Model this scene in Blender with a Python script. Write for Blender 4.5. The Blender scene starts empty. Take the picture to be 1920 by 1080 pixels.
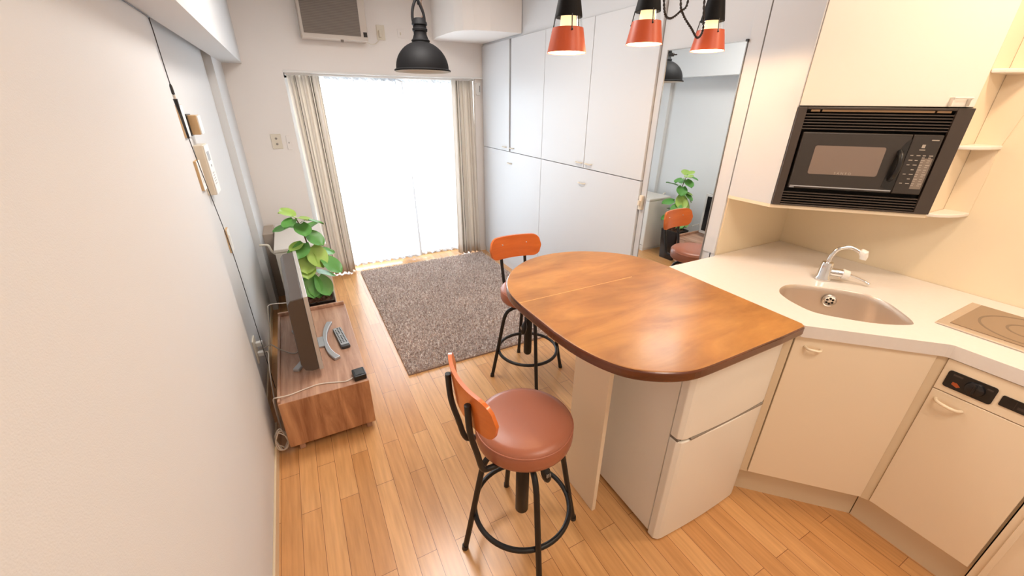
import bpy, bmesh, math, random
from mathutils import Vector, Matrix
from mathutils.geometry import tessellate_polygon
random.seed(7)
sc = bpy.context.scene
col = sc.collection
PI = math.pi

# ------------------------------------------------------------------ camera
cam_d = bpy.data.cameras.new('camera')
cam = bpy.data.objects.new('camera', cam_d)
col.objects.link(cam)
sc.camera = cam
cam_d.sensor_width = 36.0
cam_d.lens = 748.6 / 1920 * 36
cam_d.clip_start = 0.02
_a, _b, _g = 0.4348, -0.4877, 0.0095


def _rot(a, b, g):
    rx = Matrix(((1, 0, 0), (0, math.cos(a), -math.sin(a)), (0, math.sin(a), math.cos(a))))
    ry = Matrix(((math.cos(b), 0, math.sin(b)), (0, 1, 0), (-math.sin(b), 0, math.cos(b))))
    rz = Matrix(((math.cos(g), -math.sin(g), 0), (math.sin(g), math.cos(g), 0), (0, 0, 1)))
    return rz @ rx @ ry


_R = _rot(_a, _b, _g)
_w = lambda r: Vector((r[0], r[2], -r[1]))
_x, _y, _z = _w(_R[0]), -_w(_R[1]), -_w(_R[2])
cam.matrix_world = Matrix(((_x.x, _y.x, _z.x, 0), (_x.y, _y.y, _z.y, 0), (_x.z, _y.z, _z.z, 1.55), (0, 0, 0, 1)))

# ------------------------------------------------------------------ light
sc.view_settings.view_transform = 'Standard'
sc.view_settings.look = 'None'
sc.view_settings.gamma = 1.0
sc.view_settings.use_curve_mapping = False
sc.view_settings.exposure = 0.66

world = bpy.data.worlds.new('sky')
sc.world = world
world.use_nodes = True
world.node_tree.nodes['Background'].inputs[0].default_value = (0.86, 0.93, 1.0, 1)
world.node_tree.nodes['Background'].inputs[1].default_value = 2.2


def area(name, loc, target, sx, sy, power, color, shape='RECTANGLE'):
    d = bpy.data.lights.new(name, 'AREA')
    d.shape = shape
    d.size, d.size_y = sx, sy
    d.energy = power
    d.color = color
    o = bpy.data.objects.new(name, d)
    col.objects.link(o)
    o.location = loc
    o.rotation_euler = (Vector(target) - Vector(loc)).to_track_quat('-Z', 'Y').to_euler()
    return o


area('daylight', (0.9, 4.75, 1.35), (0.9, 2.0, 0.9), 2.0, 2.2, 78, (0.84, 0.92, 1.0))
area('fill_light_room', (0.60, 2.15, 2.385), (0.60, 2.15, 0), 0.6, 0.6, 15, (1.0, 0.95, 0.90), 'DISK')  # unseen fill added under the ceiling to lower the room contrast
area('fill_light_entry', (0.95, -0.40, 2.385), (0.95, -0.40, 0), 0.7, 0.7, 12.5, (1.0, 0.86, 0.72), 'DISK')  # added fill behind the camera, brightens near wall and fronts
area('ceiling_light_kitchen', (1.84, 0.20, 2.385), (1.9, 0.35, 1.2), 0.2, 0.2, 6.5, (1.0, 0.78, 0.58), 'DISK')


# ------------------------------------------------------------------ helpers
def lin(c):
    return tuple(((x / 255) / 12.92 if x / 255 <= 0.04045 else ((x / 255 + 0.055) / 1.055) ** 2.4) for x in c)


def mat(name, rgb, rough=0.5, metal=0.0, bump=0.0, scale=200.0, coat=0.0, var=0.0, vscale=8.0, emit=None, espec=1.0, spec=0.5):
    m = bpy.data.materials.new(name)
    m.use_nodes = True
    nt = m.node_tree
    b = nt.nodes['Principled BSDF']
    c = lin(rgb) + (1,)
    b.inputs['Base Color'].default_value = c
    b.inputs['Roughness'].default_value = rough
    b.inputs['Metallic'].default_value = metal
    b.inputs['Coat Weight'].default_value = coat
    b.inputs['Specular IOR Level'].default_value = spec
    if coat:
        b.inputs['Coat Roughness'].default_value = 0.12
    tc = nt.nodes.new('ShaderNodeTexCoord')
    if bump:
        n = nt.nodes.new('ShaderNodeTexNoise')
        n.inputs['Scale'].default_value = scale
        n.inputs['Detail'].default_value = 3
        bp = nt.nodes.new('ShaderNodeBump')
        bp.inputs['Strength'].default_value = bump
        bp.inputs['Distance'].default_value = 0.002
        nt.links.new(tc.outputs['Object'], n.inputs['Vector'])
        nt.links.new(n.outputs['Fac'], bp.inputs['Height'])
        nt.links.new(bp.outputs['Normal'], b.inputs['Normal'])
    if var:
        n2 = nt.nodes.new('ShaderNodeTexNoise')
        n2.inputs['Scale'].default_value = vscale
        n2.inputs['Detail'].default_value = 4
        mx = nt.nodes.new('ShaderNodeMix')
        mx.data_type = 'RGBA'
        mx.inputs[6].default_value = tuple(x * (1 - var) for x in c[:3]) + (1,)
        mx.inputs[7].default_value = tuple(min(1, x * (1 + var)) for x in c[:3]) + (1,)
        nt.links.new(tc.outputs['Object'], n2.inputs['Vector'])
        nt.links.new(n2.outputs['Fac'], mx.inputs[0])
        nt.links.new(mx.outputs[2], b.inputs['Base Color'])
    if emit:
        b.inputs['Emission Color'].default_value = lin(emit) + (1,)
        b.inputs['Emission Strength'].default_value = espec
    return m


def wood(name, dark, light, stretch=(1, 12, 12), scale=3.0, rough=0.35, coat=0.0, contrast=(0.3, 0.7), blotch=0.0):
    m = bpy.data.materials.new(name)
    m.use_nodes = True
    nt = m.node_tree
    b = nt.nodes['Principled BSDF']
    b.inputs['Roughness'].default_value = rough
    b.inputs['Coat Weight'].default_value = coat
    b.inputs['Coat Roughness'].default_value = 0.15
    tc = nt.nodes.new('ShaderNodeTexCoord')
    mp = nt.nodes.new('ShaderNodeMapping')
    mp.inputs['Scale'].default_value = stretch
    n = nt.nodes.new('ShaderNodeTexNoise')
    n.inputs['Scale'].default_value = scale
    n.inputs['Detail'].default_value = 8
    n.inputs['Roughness'].default_value = 0.6
    n.inputs['Distortion'].default_value = 0.6
    r = nt.nodes.new('ShaderNodeValToRGB')
    r.color_ramp.elements[0].position = contrast[0]
    r.color_ramp.elements[0].color = lin(dark) + (1,)
    r.color_ramp.elements[1].position = contrast[1]
    r.color_ramp.elements[1].color = lin(light) + (1,)
    nt.links.new(tc.outputs['Object'], mp.inputs['Vector'])
    nt.links.new(mp.outputs['Vector'], n.inputs['Vector'])
    nt.links.new(n.outputs['Fac'], r.inputs['Fac'])
    out = r.outputs['Color']
    if blotch:
        n2 = nt.nodes.new('ShaderNodeTexNoise')
        n2.inputs['Scale'].default_value = 5
        n2.inputs['Detail'].default_value = 5
        nt.links.new(tc.outputs['Object'], n2.inputs['Vector'])
        r2 = nt.nodes.new('ShaderNodeValToRGB')
        r2.color_ramp.elements[0].position = 0.35
        r2.color_ramp.elements[0].color = (1 - blotch,) * 3 + (1,)
        r2.color_ramp.elements[1].position = 0.65
        r2.color_ramp.elements[1].color = (1, 1, 1, 1)
        mx = nt.nodes.new('ShaderNodeMix')
        mx.data_type = 'RGBA'
        mx.blend_type = 'MULTIPLY'
        mx.inputs[0].default_value = 1
        nt.links.new(n2.outputs['Fac'], r2.inputs['Fac'])
        nt.links.new(out, mx.inputs[6])
        nt.links.new(r2.outputs['Color'], mx.inputs[7])
        out = mx.outputs[2]
    nt.links.new(out, b.inputs['Base Color'])
    return m


def ptransform(bm, verts, M):
    bmesh.ops.transform(bm, matrix=M, verts=verts)


def box(bm, lo, hi, M=None):
    lo, hi = Vector(lo), Vector(hi)
    r = bmesh.ops.create_cube(bm, size=1)
    c, s = (lo + hi) / 2, hi - lo
    T = Matrix.Translation(c) @ Matrix.Diagonal((s.x, s.y, s.z, 1))
    ptransform(bm, r['verts'], (M @ T) if M else T)
    return r['verts']


def tube(bm, pts, rad, seg=10, closed=False, caps=True):
    pts = [Vector(p) for p in pts]
    n = len(pts)
    rads = rad if isinstance(rad, (list, tuple)) else [rad] * n
    rings = []
    up = None
    for i, p in enumerate(pts):
        if closed:
            t = (pts[(i + 1) % n] - pts[i - 1]).normalized()
        else:
            t = (pts[min(i + 1, n - 1)] - pts[max(i - 1, 0)]).normalized()
        if up is None:
            up = t.cross(Vector((0, 0, 1)))
            if up.length < 0.1:
                up = t.cross(Vector((1, 0, 0)))
            up.normalize()
        up = (up - t * up.dot(t)).normalized()
        v = t.cross(up)
        rings.append([bm.verts.new(p + (up * math.cos(2 * PI * k / seg) + v * math.sin(2 * PI * k / seg)) * rads[i]) for k in range(seg)])
    m = n if closed else n - 1
    for i in range(m):
        a, b = rings[i], rings[(i + 1) % n]
        for k in range(seg):
            bm.faces.new((a[k], a[(k + 1) % seg], b[(k + 1) % seg], b[k]))
    if not closed and caps:
        bm.faces.new(list(reversed(rings[0])))
        bm.faces.new(rings[-1])


def smooth_pts(pts, n=8, closed=False):
    pts = [Vector(p) for p in pts]
    L = len(pts)
    out = []
    rng = L if closed else L - 1
    for i in range(rng):
        if closed:
            p0, p1, p2, p3 = pts[i - 1], pts[i], pts[(i + 1) % L], pts[(i + 2) % L]
        else:
            p0, p1, p2, p3 = pts[max(i - 1, 0)], pts[i], pts[i + 1], pts[min(i + 2, L - 1)]
        for k in range(n):
            t = k / n
            out.append(0.5 * ((2 * p1) + (p2 - p0) * t + (2 * p0 - 5 * p1 + 4 * p2 - p3) * t * t + (3 * p1 - p0 - 3 * p2 + p3) * t ** 3))
    if not closed:
        out.append(pts[-1])
    return out


def lathe(bm, prof, seg=40, center=(0, 0), M=None):
    """prof: list of (radius, z)"""
    rings = []
    allv = []
    for r, z in prof:
        if r < 1e-6:
            v = [bm.verts.new((center[0], center[1], z))]
        else:
            v = [bm.verts.new((center[0] + r * math.cos(2 * PI * k / seg), center[1] + r * math.sin(2 * PI * k / seg), z)) for k in range(seg)]
        rings.append(v)
        allv += v
    for a, b in zip(rings, rings[1:]):
        for k in range(seg):
            k2 = (k + 1) % seg
            if len(a) == 1 and len(b) == 1:
                continue
            if len(a) == 1:
                bm.faces.new((a[0], b[k2], b[k]))
            elif len(b) == 1:
                bm.faces.new((a[k], a[k2], b[0]))
            else:
                bm.faces.new((a[k], a[k2], b[k2], b[k]))
    if M:
        ptransform(bm, allv, M)


def prism(bm, poly, z0, z1, M=None, holes=()):
    """poly counter-clockwise list of (x, y), extruded z0..z1; holes: list of loops"""
    loops = [list(poly)] + [list(h) for h in holes]
    flat = [p for l in loops for p in l]
    bot = [bm.verts.new((p[0], p[1], z0)) for p in flat]
    top = [bm.verts.new((p[0], p[1], z1)) for p in flat]
    if not holes:
        bm.faces.new(list(reversed(bot)))
        bm.faces.new(top)
    else:
        tris = tessellate_polygon([[Vector((p[0], p[1], 0)) for p in l] for l in loops])
        for t in tris:
            bm.faces.new([top[i] for i in t])
            bm.faces.new([bot[i] for i in reversed(t)])
    o = 0
    for l in loops:
        n = len(l)
        for i in range(n):
            j = (i + 1) % n
            bm.faces.new((bot[o + i], bot[o + j], top[o + j], top[o + i]))
        o += n
    if M:
        ptransform(bm, bot + top, M)


def rounded(x0, y0, x1, y1, r, n=5):
    pts = []
    for cx, cy, a0 in ((x1 - r, y0 + r, -PI / 2), (x1 - r, y1 - r, 0), (x0 + r, y1 - r, PI / 2), (x0 + r, y0 + r, PI)):
        for k in range(n + 1):
            a = a0 + PI / 2 * k / n
            pts.append((cx + r * math.cos(a), cy + r * math.sin(a)))
    return pts


def link(name, bm, m, parent=None, smooth=False, bevel=0.0, seg=2, world_coords=True, angle=0.6):
    bmesh.ops.recalc_face_normals(bm, faces=bm.faces[:])
    me = bpy.data.meshes.new(name)
    root = parent
    while root is not None and root.parent is not None:
        root = root.parent
    if root is not None and world_coords:
        bmesh.ops.translate(bm, vec=-root.location, verts=bm.verts[:])
    bm.to_mesh(me)
    bm.free()
    if smooth:
        me.polygons.foreach_set('use_smooth', [True] * len(me.polygons))
        if smooth == 'auto':
            me.set_sharp_from_angle(angle=angle)
    me.materials.append(m)
    o = bpy.data.objects.new(name, me)
    col.objects.link(o)
    if parent is not None:
        o.parent = parent
    if bevel:
        bv = o.modifiers.new('bevel', 'BEVEL')
        bv.width = bevel
        bv.segments = seg
        bv.limit_method = 'ANGLE'
        bv.angle_limit = 0.7
        bv.harden_normals = False
    return o


def thing(name, label, cat, loc=(0, 0, 0), group=None, rz=0.0):
    o = bpy.data.objects.new(name, None)
    o.empty_display_size = 0.05
    col.objects.link(o)
    o.location = loc
    o.rotation_euler = (0, 0, rz)
    o['label'] = label
    o['category'] = cat
    if group:
        o['group'] = group
    return o


def tag(o, label, cat, group=None, kind=None):
    o['label'] = label
    o['category'] = cat
    if group:
        o['group'] = group
    if kind:
        o['kind'] = kind
    return o


def struct(name, bm, m, bevel=0.0, parent=None, smooth=False):
    o = link(name, bm, m, parent, bevel=bevel, smooth=smooth)
    if parent is None:
        o['kind'] = 'structure'
    return o


def boxpart(name, lo, hi, m, parent=None, bevel=0.0, M=None):
    bm = bmesh.new()
    box(bm, lo, hi, M)
    return link(name, bm, m, parent, bevel=bevel)


def copy_tree(o, parent=None):
    c = o.copy()
    col.objects.link(c)
    c.parent = parent
    for ch in [x for x in bpy.data.objects if x.parent == o]:
        copy_tree(ch, c)
    return c


def textmesh(name, body, size, m, parent, M, depth=0.0004):
    cu = bpy.data.curves.new(name, 'FONT')
    cu.body = body
    cu.size = size
    cu.align_x = 'CENTER'
    cu.align_y = 'CENTER'
    cu.extrude = depth
    t = bpy.data.objects.new(name + '_curve', cu)
    col.objects.link(t)
    dg = bpy.context.evaluated_depsgraph_get()
    me = bpy.data.meshes.new_from_object(t.evaluated_get(dg))
    bpy.data.objects.remove(t)
    bm = bmesh.new()
    bm.from_mesh(me)
    bpy.data.meshes.remove(me)
    ptransform(bm, bm.verts[:], M)
    return link(name, bm, m, parent)


# ------------------------------------------------------------------ materials
M_wall = mat('wallpaper_white', (220, 220, 220), 0.85, bump=0.25, scale=350)
M_wallb = mat('wallpaper_window', (242, 236, 231), 0.85, bump=0.25, scale=350)
M_kwall = mat('kitchen_wall', (242, 226, 196), 0.45, bump=0.05, scale=300)
M_closet = mat('closet_white', (214, 215, 217), 0.38)
M_cream = mat('cream_laminate', (242, 224, 196), 0.35)
M_creamu = mat('upper_cabinet_white', (236, 229, 218), 0.3)
M_creamd = mat('cream_kick', (224, 204, 172), 0.5)
M_counter = mat('countertop_white', (230, 223, 216), 0.3, var=0.03, vscale=60)
M_white = mat('white_plastic', (236, 234, 230), 0.35)
M_offw = mat('offwhite_plastic', (226, 216, 198), 0.45)
M_black = mat('black_plastic', (26, 25, 25), 0.35)
M_blackm = mat('black_metal', (38, 36, 35), 0.42, metal=0.3)
M_gap = mat('dark_gap', (18, 15, 12), 0.9)
M_fridge = mat('fridge_white', (238, 232, 220), 0.3)
M_chrome = mat('chrome', (225, 225, 225), 0.12, metal=1.0)
M_steel = mat('stainless', (222, 208, 194), 0.42, metal=0.85, bump=0.05, scale=80)
M_alu = mat('aluminium', (190, 190, 190), 0.3, metal=0.9)
M_mirror = mat('mirror_glass', (238, 243, 244), 0.015, metal=1.0)
M_dome = mat('dome_grey', (24, 23, 24), 0.6, spec=0.15)
M_domein = mat('dome_inner_white', (215, 210, 200), 0.5)
M_orange = mat('orange_enamel', (206, 90, 50), 0.4)
M_leather = mat('brown_vinyl', (166, 101, 75), 0.36, bump=0.08, scale=400)
M_back = wood('orange_plywood', (206, 100, 36), (226, 120, 48), (2, 2, 14), 2.0, 0.28, 0.4)
M_walnut = wood('walnut_veneer', (158, 116, 94), (204, 164, 138), (14, 1.2, 14), 2.2, 0.42, contrast=(0.3, 0.7))
M_walnutv = wood('walnut_side', (142, 90, 60), (212, 160, 118), (8, 8, 0.9), 2.4, 0.42, contrast=(0.32, 0.68))
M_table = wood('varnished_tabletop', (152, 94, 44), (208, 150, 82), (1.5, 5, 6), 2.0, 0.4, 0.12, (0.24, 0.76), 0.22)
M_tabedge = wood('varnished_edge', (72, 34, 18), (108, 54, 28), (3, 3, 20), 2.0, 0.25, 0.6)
M_curtain = mat('curtain_beige', (222, 212, 196), 0.9, bump=0.3, scale=500)
M_leaf = mat('leaf_green', (98, 158, 78), 0.4, var=0.3, vscale=9)
M_leafl = mat('leaf_light_green', (164, 198, 98), 0.4, var=0.2, vscale=9)
M_bark = mat('stem_brown', (104, 72, 48), 0.8, var=0.2, vscale=30)
M_soil = mat('bark_chips', (110, 70, 48), 0.9, var=0.5, vscale=60, bump=0.8, scale=80)
M_pot = mat('pot_black_gloss', (34, 28, 27), 0.18)
M_tv = mat('tv_grey_plastic', (82, 72, 66), 0.3)
M_tvb = mat('tv_silver_bezel', (200, 196, 192), 0.35, metal=0.2)
M_screen = mat('tv_screen', (12, 12, 14), 0.1)
M_silver = mat('silver_plastic', (176, 178, 182), 0.35, metal=0.3)
M_mw = mat('microwave_black', (52, 46, 42), 0.32)
M_mwf = mat('microwave_frame_brown', (64, 54, 48), 0.4)
M_mwg = mat('microwave_window', (128, 112, 102), 0.35)
M_brass = mat('brass_strip', (150, 120, 90), 0.35, metal=0.6)
M_print = mat('grey_print', (170, 160, 148), 0.6)
M_cook = mat('cooktop_glass', (150, 122, 94), 0.12)
M_cookring = mat('cooktop_ring', (122, 98, 76), 0.2)
M_cord = mat('white_cord', (222, 212, 200), 0.5)
M_grille = mat('grille_taupe', (128, 116, 106), 0.7)
M_vent = mat('vent_dark', (60, 54, 50), 0.8)
M_tanshade = mat('tan_shaded_side', (206, 172, 128), 0.5)  # shade of sides facing the camera, put into the colour
M_glow = mat('bulb_glow', (255, 220, 170), 0.5, emit=(255, 214, 160), espec=6)
M_diff = mat('lit_diffuser', (255, 226, 180), 0.5, emit=(255, 214, 160), espec=0.9)
M_frost = mat('lamp_inner_white', (250, 240, 222), 0.5)

# floor: oak boards running towards the window
M_floor = bpy.data.materials.new('oak_floor')
M_floor.use_nodes = True
nt = M_floor.node_tree
b = nt.nodes['Principled BSDF']
tc = nt.nodes.new('ShaderNodeTexCoord')
mp = nt.nodes.new('ShaderNodeMapping')
mp.inputs['Rotation'].default_value = (0, 0, PI / 2)
mp.inputs['Location'].default_value = (0.13, 0.02, 0)
br = nt.nodes.new('ShaderNodeTexBrick')
br.offset = 0.37
br.offset_frequency = 2
br.inputs['Scale'].default_value = 1.0
br.inputs['Brick Width'].default_value = 0.62
br.inputs['Row Height'].default_value = 0.075
br.inputs['Mortar Size'].default_value = 0.0009
br.inputs['Mortar Smooth'].default_value = 0.3
br.inputs['Color1'].default_value = lin((212, 154, 96)) + (1,)
br.inputs['Color2'].default_value = lin((230, 176, 118)) + (1,)
br.inputs['Mortar'].default_value = lin((112, 60, 28)) + (1,)
nt.links.new(tc.outputs['Object'], mp.inputs['Vector'])
nt.links.new(mp.outputs['Vector'], br.inputs['Vector'])
mp2 = nt.nodes.new('ShaderNodeMapping')
mp2.inputs['Scale'].default_value = (22, 1.6, 1)
ng = nt.nodes.new('ShaderNodeTexNoise')
ng.inputs['Scale'].default_value = 3
ng.inputs['Detail'].default_value = 7
nt.links.new(tc.outputs['Object'], mp2.inputs['Vector'])
nt.links.new(mp2.outputs['Vector'], ng.inputs['Vector'])
rg = nt.nodes.new('ShaderNodeValToRGB')
rg.color_ramp.elements[0].position = 0.3
rg.color_ramp.elements[0].color = (0.80, 0.77, 0.72, 1)
rg.color_ramp.elements[1].position = 0.68
rg.color_ramp.elements[1].color = (1, 1, 1, 1)
nt.links.new(ng.outputs['Fac'], rg.inputs['Fac'])
mx = nt.nodes.new('ShaderNodeMix')
mx.data_type = 'RGBA'
mx.blend_type = 'MULTIPLY'
mx.inputs[0].default_value = 1
nt.links.new(br.outputs['Color'], mx.inputs[6])
nt.links.new(rg.outputs['Color'], mx.inputs[7])
nt.links.new(mx.outputs[2], b.inputs['Base Color'])
b.inputs['Roughness'].default_value = 0.30
b.inputs['Coat Weight'].default_value = 0.3
b.inputs['Coat Roughness'].default_value = 0.2
bp = nt.nodes.new('ShaderNodeBump')
bp.inputs['Strength'].default_value = 0.25
bp.inputs['Distance'].default_value = 0.001
nt.links.new(br.outputs['Fac'], bp.inputs['Height'])
bp.invert = True
nt.links.new(bp.outputs['Normal'], b.inputs['Normal'])

# rug pile: speckled taupe
M_rug = bpy.data.materials.new('shaggy_taupe')
M_rug.use_nodes = True
nt = M_rug.node_tree
b = nt.nodes['Principled BSDF']
tc = nt.nodes.new('ShaderNodeTexCoord')
n1 = nt.nodes.new('ShaderNodeTexNoise')
n1.inputs['Scale'].default_value = 60
n1.inputs['Detail'].default_value = 3
n2 = nt.nodes.new('ShaderNodeTexNoise')
n2.inputs['Scale'].default_value = 5
n2.inputs['Detail'].default_value = 3
nt.links.new(tc.outputs['Object'], n1.inputs['Vector'])
nt.links.new(tc.outputs['Object'], n2.inputs['Vector'])
rr = nt.nodes.new('ShaderNodeValToRGB')
rr.color_ramp.elements[0].position = 0.36
rr.color_ramp.elements[0].color = lin((200, 176, 165)) + (1,)
rr.color_ramp.elements[1].position = 0.62
rr.color_ramp.elements[1].color = lin((255, 246, 240)) + (1,)
nt.links.new(n1.outputs['Fac'], rr.inputs['Fac'])
r2 = nt.nodes.new('ShaderNodeValToRGB')
r2.color_ramp.elements[0].position = 0.35
r2.color_ramp.elements[0].color = (0.9, 0.9, 0.9, 1)
r2.color_ramp.elements[1].position = 0.65
nt.links.new(n2.outputs['Fac'], r2.inputs['Fac'])
mx = nt.nodes.new('ShaderNodeMix')
mx.data_type = 'RGBA'
mx.blend_type = 'MULTIPLY'
mx.inputs[0].default_value = 1
nt.links.new(rr.outputs['Color'], mx.inputs[6])
nt.links.new(r2.outputs['Color'], mx.inputs[7])
nt.links.new(mx.outputs[2], b.inputs['Base Color'])
b.inputs['Roughness'].default_value = 0.95
b.inputs['Specular IOR Level'].default_value = 0.1

# sheer fabric
M_sheer = bpy.data.materials.new('sheer_white')
M_sheer.use_nodes = True
nt = M_sheer.node_tree
nt.nodes.clear()
out = nt.nodes.new('ShaderNodeOutputMaterial')
tr = nt.nodes.new('ShaderNodeBsdfTransparent')
tl = nt.nodes.new('ShaderNodeBsdfTranslucent')
df = nt.nodes.new('ShaderNodeBsdfDiffuse')
tl.inputs[0].default_value = (0.93, 0.95, 0.97, 1)
df.inputs[0].default_value = (0.92, 0.93, 0.95, 1)
m1 = nt.nodes.new('ShaderNodeMixShader')
m1.inputs[0].default_value = 0.35
nt.links.new(tl.outputs[0], m1.inputs[1])
nt.links.new(df.outputs[0], m1.inputs[2])
m2 = nt.nodes.new('ShaderNodeMixShader')
m2.inputs[0].default_value = 0.80
nt.links.new(tr.outputs[0], m2.inputs[1])
nt.links.new(m1.outputs[0], m2.inputs[2])
nt.links.new(m2.outputs[0], out.inputs[0])

M_sheerd = mat('sheer_dense', (236, 240, 244), 0.9)
nt = M_sheerd.node_tree
tl = nt.nodes.new('ShaderNodeBsdfTranslucent')
tl.inputs[0].default_value = (0.85, 0.9, 0.95, 1)
ms = nt.nodes.new('ShaderNodeMixShader')
ms.inputs[0].default_value = 0.09
nt.links.new(nt.nodes['Principled BSDF'].outputs[0], ms.inputs[1])
nt.links.new(tl.outputs[0], ms.inputs[2])
nt.links.new(ms.outputs[0], nt.nodes['Material Output'].inputs[0])

# clear glass (thin)
M_glass = bpy.data.materials.new('clear_glass')
M_glass.use_nodes = True
nt = M_glass.node_tree
nt.nodes.clear()
out = nt.nodes.new('ShaderNodeOutputMaterial')
tr = nt.nodes.new('ShaderNodeBsdfTransparent')
tr.inputs[0].default_value = (0.97, 0.98, 0.98, 1)
gl = nt.nodes.new('ShaderNodeBsdfGlossy')
gl.inputs['Roughness'].default_value = 0.03
m1 = nt.nodes.new('ShaderNodeMixShader')
m1.inputs[0].default_value = 0.1
nt.links.new(tr.outputs[0], m1.inputs[1])
nt.links.new(gl.outputs[0], m1.inputs[2])
nt.links.new(m1.outputs[0], out.inputs[0])

# striped curtain cloth: stripes follow the UV across the cloth
def curtain_mat():
    m = bpy.data.materials.new('curtain_striped')
    m.use_nodes = True
    nt = m.node_tree
    b = nt.nodes['Principled BSDF']
    uv = nt.nodes.new('ShaderNodeUVMap')
    uv.uv_map = 'cloth'
    sp = nt.nodes.new('ShaderNodeSeparateXYZ')
    nt.links.new(uv.outputs[0], sp.inputs[0])
    mm = nt.nodes.new('ShaderNodeMath')
    mm.operation = 'FRACT'
    nt.links.new(sp.outputs[0], mm.inputs[0])
    cr = nt.nodes.new('ShaderNodeValToRGB')
    cr.color_ramp.interpolation = 'CONSTANT'
    base = lin((234, 226, 216)) + (1,)
    dk = lin((84, 76, 70)) + (1,)
    e = cr.color_ramp.elements
    e[0].position = 0
    e[0].color = base
    e[1].position = 0.42
    e[1].color = dk
    for p, c in ((0.438, base), (0.47, dk), (0.488, base), (0.56, dk), (0.575, base)):
        k = e.new(p)
        k.color = c
    nt.links.new(mm.outputs[0], cr.inputs[0])
    nt.links.new(cr.outputs[0], b.inputs['Base Color'])
    b.inputs['Roughness'].default_value = 0.9
    b.inputs['Specular IOR Level'].default_value = 0.1
    tl = nt.nodes.new('ShaderNodeBsdfTranslucent')
    nt.links.new(cr.outputs[0], tl.inputs[0])
    ms = nt.nodes.new('ShaderNodeMixShader')
    ms.inputs[0].default_value = 0.30
    nt.links.new(b.outputs[0], ms.inputs[1])
    nt.links.new(tl.outputs[0], ms.inputs[2])
    nt.links.new(ms.outputs[0], nt.nodes['Material Output'].inputs[0])
    return m


M_stripe = curtain_mat()

# ------------------------------------------------------------------ room shell
XL, XF, XP = -0.335, -0.380, -0.335       # near wall, recessed middle wall, pilaster face
ZC = 2.40
bm = bmesh.new()
box(bm, (-0.55, -1.3, -0.1), (2.5, 4.3, 0.0))
struct('floor', bm, M_floor)
bm = bmesh.new()
box(bm, (-0.55, -1.3, ZC), (2.5, 4.3, ZC + 0.1))
struct('ceiling', bm, M_wall)
bm = bmesh.new()
prism(bm, [(-0.50, -1.2), (XL, -1.2), (XL, 1.935), (XF, 1.935), (XF, 3.44), (XP, 3.44), (XP, 4.0), (-0.50, 4.0)], 0, ZC)
struct('wall_left', bm, M_wall)
bm = bmesh.new()
box(bm, (XL, -1.2, 1.80), (-0.205, 4.0, ZC))
struct('trim_1', bm, M_wall)
# window wall
bm = bmesh.new()
box(bm, (-0.5, 4.0, 0), (0.062, 4.28, ZC))
box(bm, (0.062, 4.0, 1.76), (1.73, 4.28, ZC))
box(bm, (1.70, 4.02, 0), (2.45, 4.28, 1.76))
box(bm, (1.73, 4.0, 1.76), (2.45, 4.28, ZC))
struct('wall_window', bm, M_wallb)
# hanging duct box above the far end of the closets
bm = bmesh.new()
poly = [(1.30, 4.0), (1.27, 3.80), (1.275, 3.55), (1.29, 3.42), (1.33, 3.34), (1.40, 3.29), (1.52, 3.255), (1.78, 3.235), (1.78, 4.0)]
prism(bm, list(reversed(poly)), 2.045, ZC)
struct('trim_2', bm, M_wallb)
# wall above closets and the wall strip around the mirror
bm = bmesh.new()
box(bm, (1.785, 1.2, 2.03), (2.45, 4.0, ZC))
box(bm, (1.785, 1.22, 0), (2.45, 1.745, 2.03))
box(bm, (1.785, 1.2, 0), (2.45, 1.225, ZC))
struct('wall_right', bm, M_closet)
bm = bmesh.new()
box(bm, (2.322, -1.2, 0), (2.45, 1.2, ZC))
struct('wall_kitchen', bm, M_kwall)
bm = bmesh.new()
box(bm, (1.79, 1.192, 0.86), (2.322, 1.2, ZC))
struct('wall_partition', bm, M_kwall)
bm = bmesh.new()
box(bm, (-0.5, -1.32, 0), (2.45, -1.2, ZC))
struct('wall_entrance', bm, M_wall)
bm = bmesh.new()
box(bm, (XL, -1.2, 0), (XL + 0.009, 1.935, 0.06))
struct('baseboard_left', bm, M_creamd, bevel=0.002)
bm = bmesh.new()
box(bm, (XF, 1.936, 0), (XF + 0.009, 3.438, 0.06))
struct('baseboard_far_left', bm, M_creamd, bevel=0.002)
bm = bmesh.new()
box(bm, (XP, 3.99, 0), (0.062, 4.0, 0.06))
struct('baseboard_window', bm, M_creamd, bevel=0.002)
# window: sliding aluminium doors
bm = bmesh.new()
Y0, Y1 = 4.19, 4.23
for lo, hi in (((0.062, Y0, 0), (0.10, Y1, 1.76)), ((1.66, Y0, 0), (1.70, Y1, 1.76)), ((0.062, Y0, 1.72), (1.70, Y1, 1.76)), ((0.062, Y0, 0.0), (1.70, Y1, 0.05)),
               ((0.86, Y0, 0.05), (0.91, Y1, 1.72))):
    box(bm, lo, hi)
w = struct('window_1', bm, M_alu, bevel=0.002)
bm = bmesh.new()
box(bm, (0.10, 4.207, 0.05), (0.86, 4.212, 1.72))
box(bm, (0.91, 4.207, 0.05), (1.66, 4.212, 1.72))
link('glass', bm, M_glass, w)
# white lintel trim and curtain rail
bm = bmesh.new()
box(bm, (0.062, 3.992, 1.752), (1.772, 4.03, 1.768))
struct('trim_3', bm, M_white, bevel=0.002)
r = thing('curtain_rail', 'white double curtain rail under the window lintel', 'curtain rail', (0.9, 4.05, 1.735))
bm = bmesh.new()
box(bm, (0.07, 4.035, 1.735), (1.695, 4.05, 1.752))
link('front_rail', bm, M_white, r, bevel=0.002)
bm = bmesh.new()
box(bm, (0.07, 4.085, 1.735), (1.695, 4.10, 1.752))
link('rear_rail', bm, M_white, r, bevel=0.002)


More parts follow.
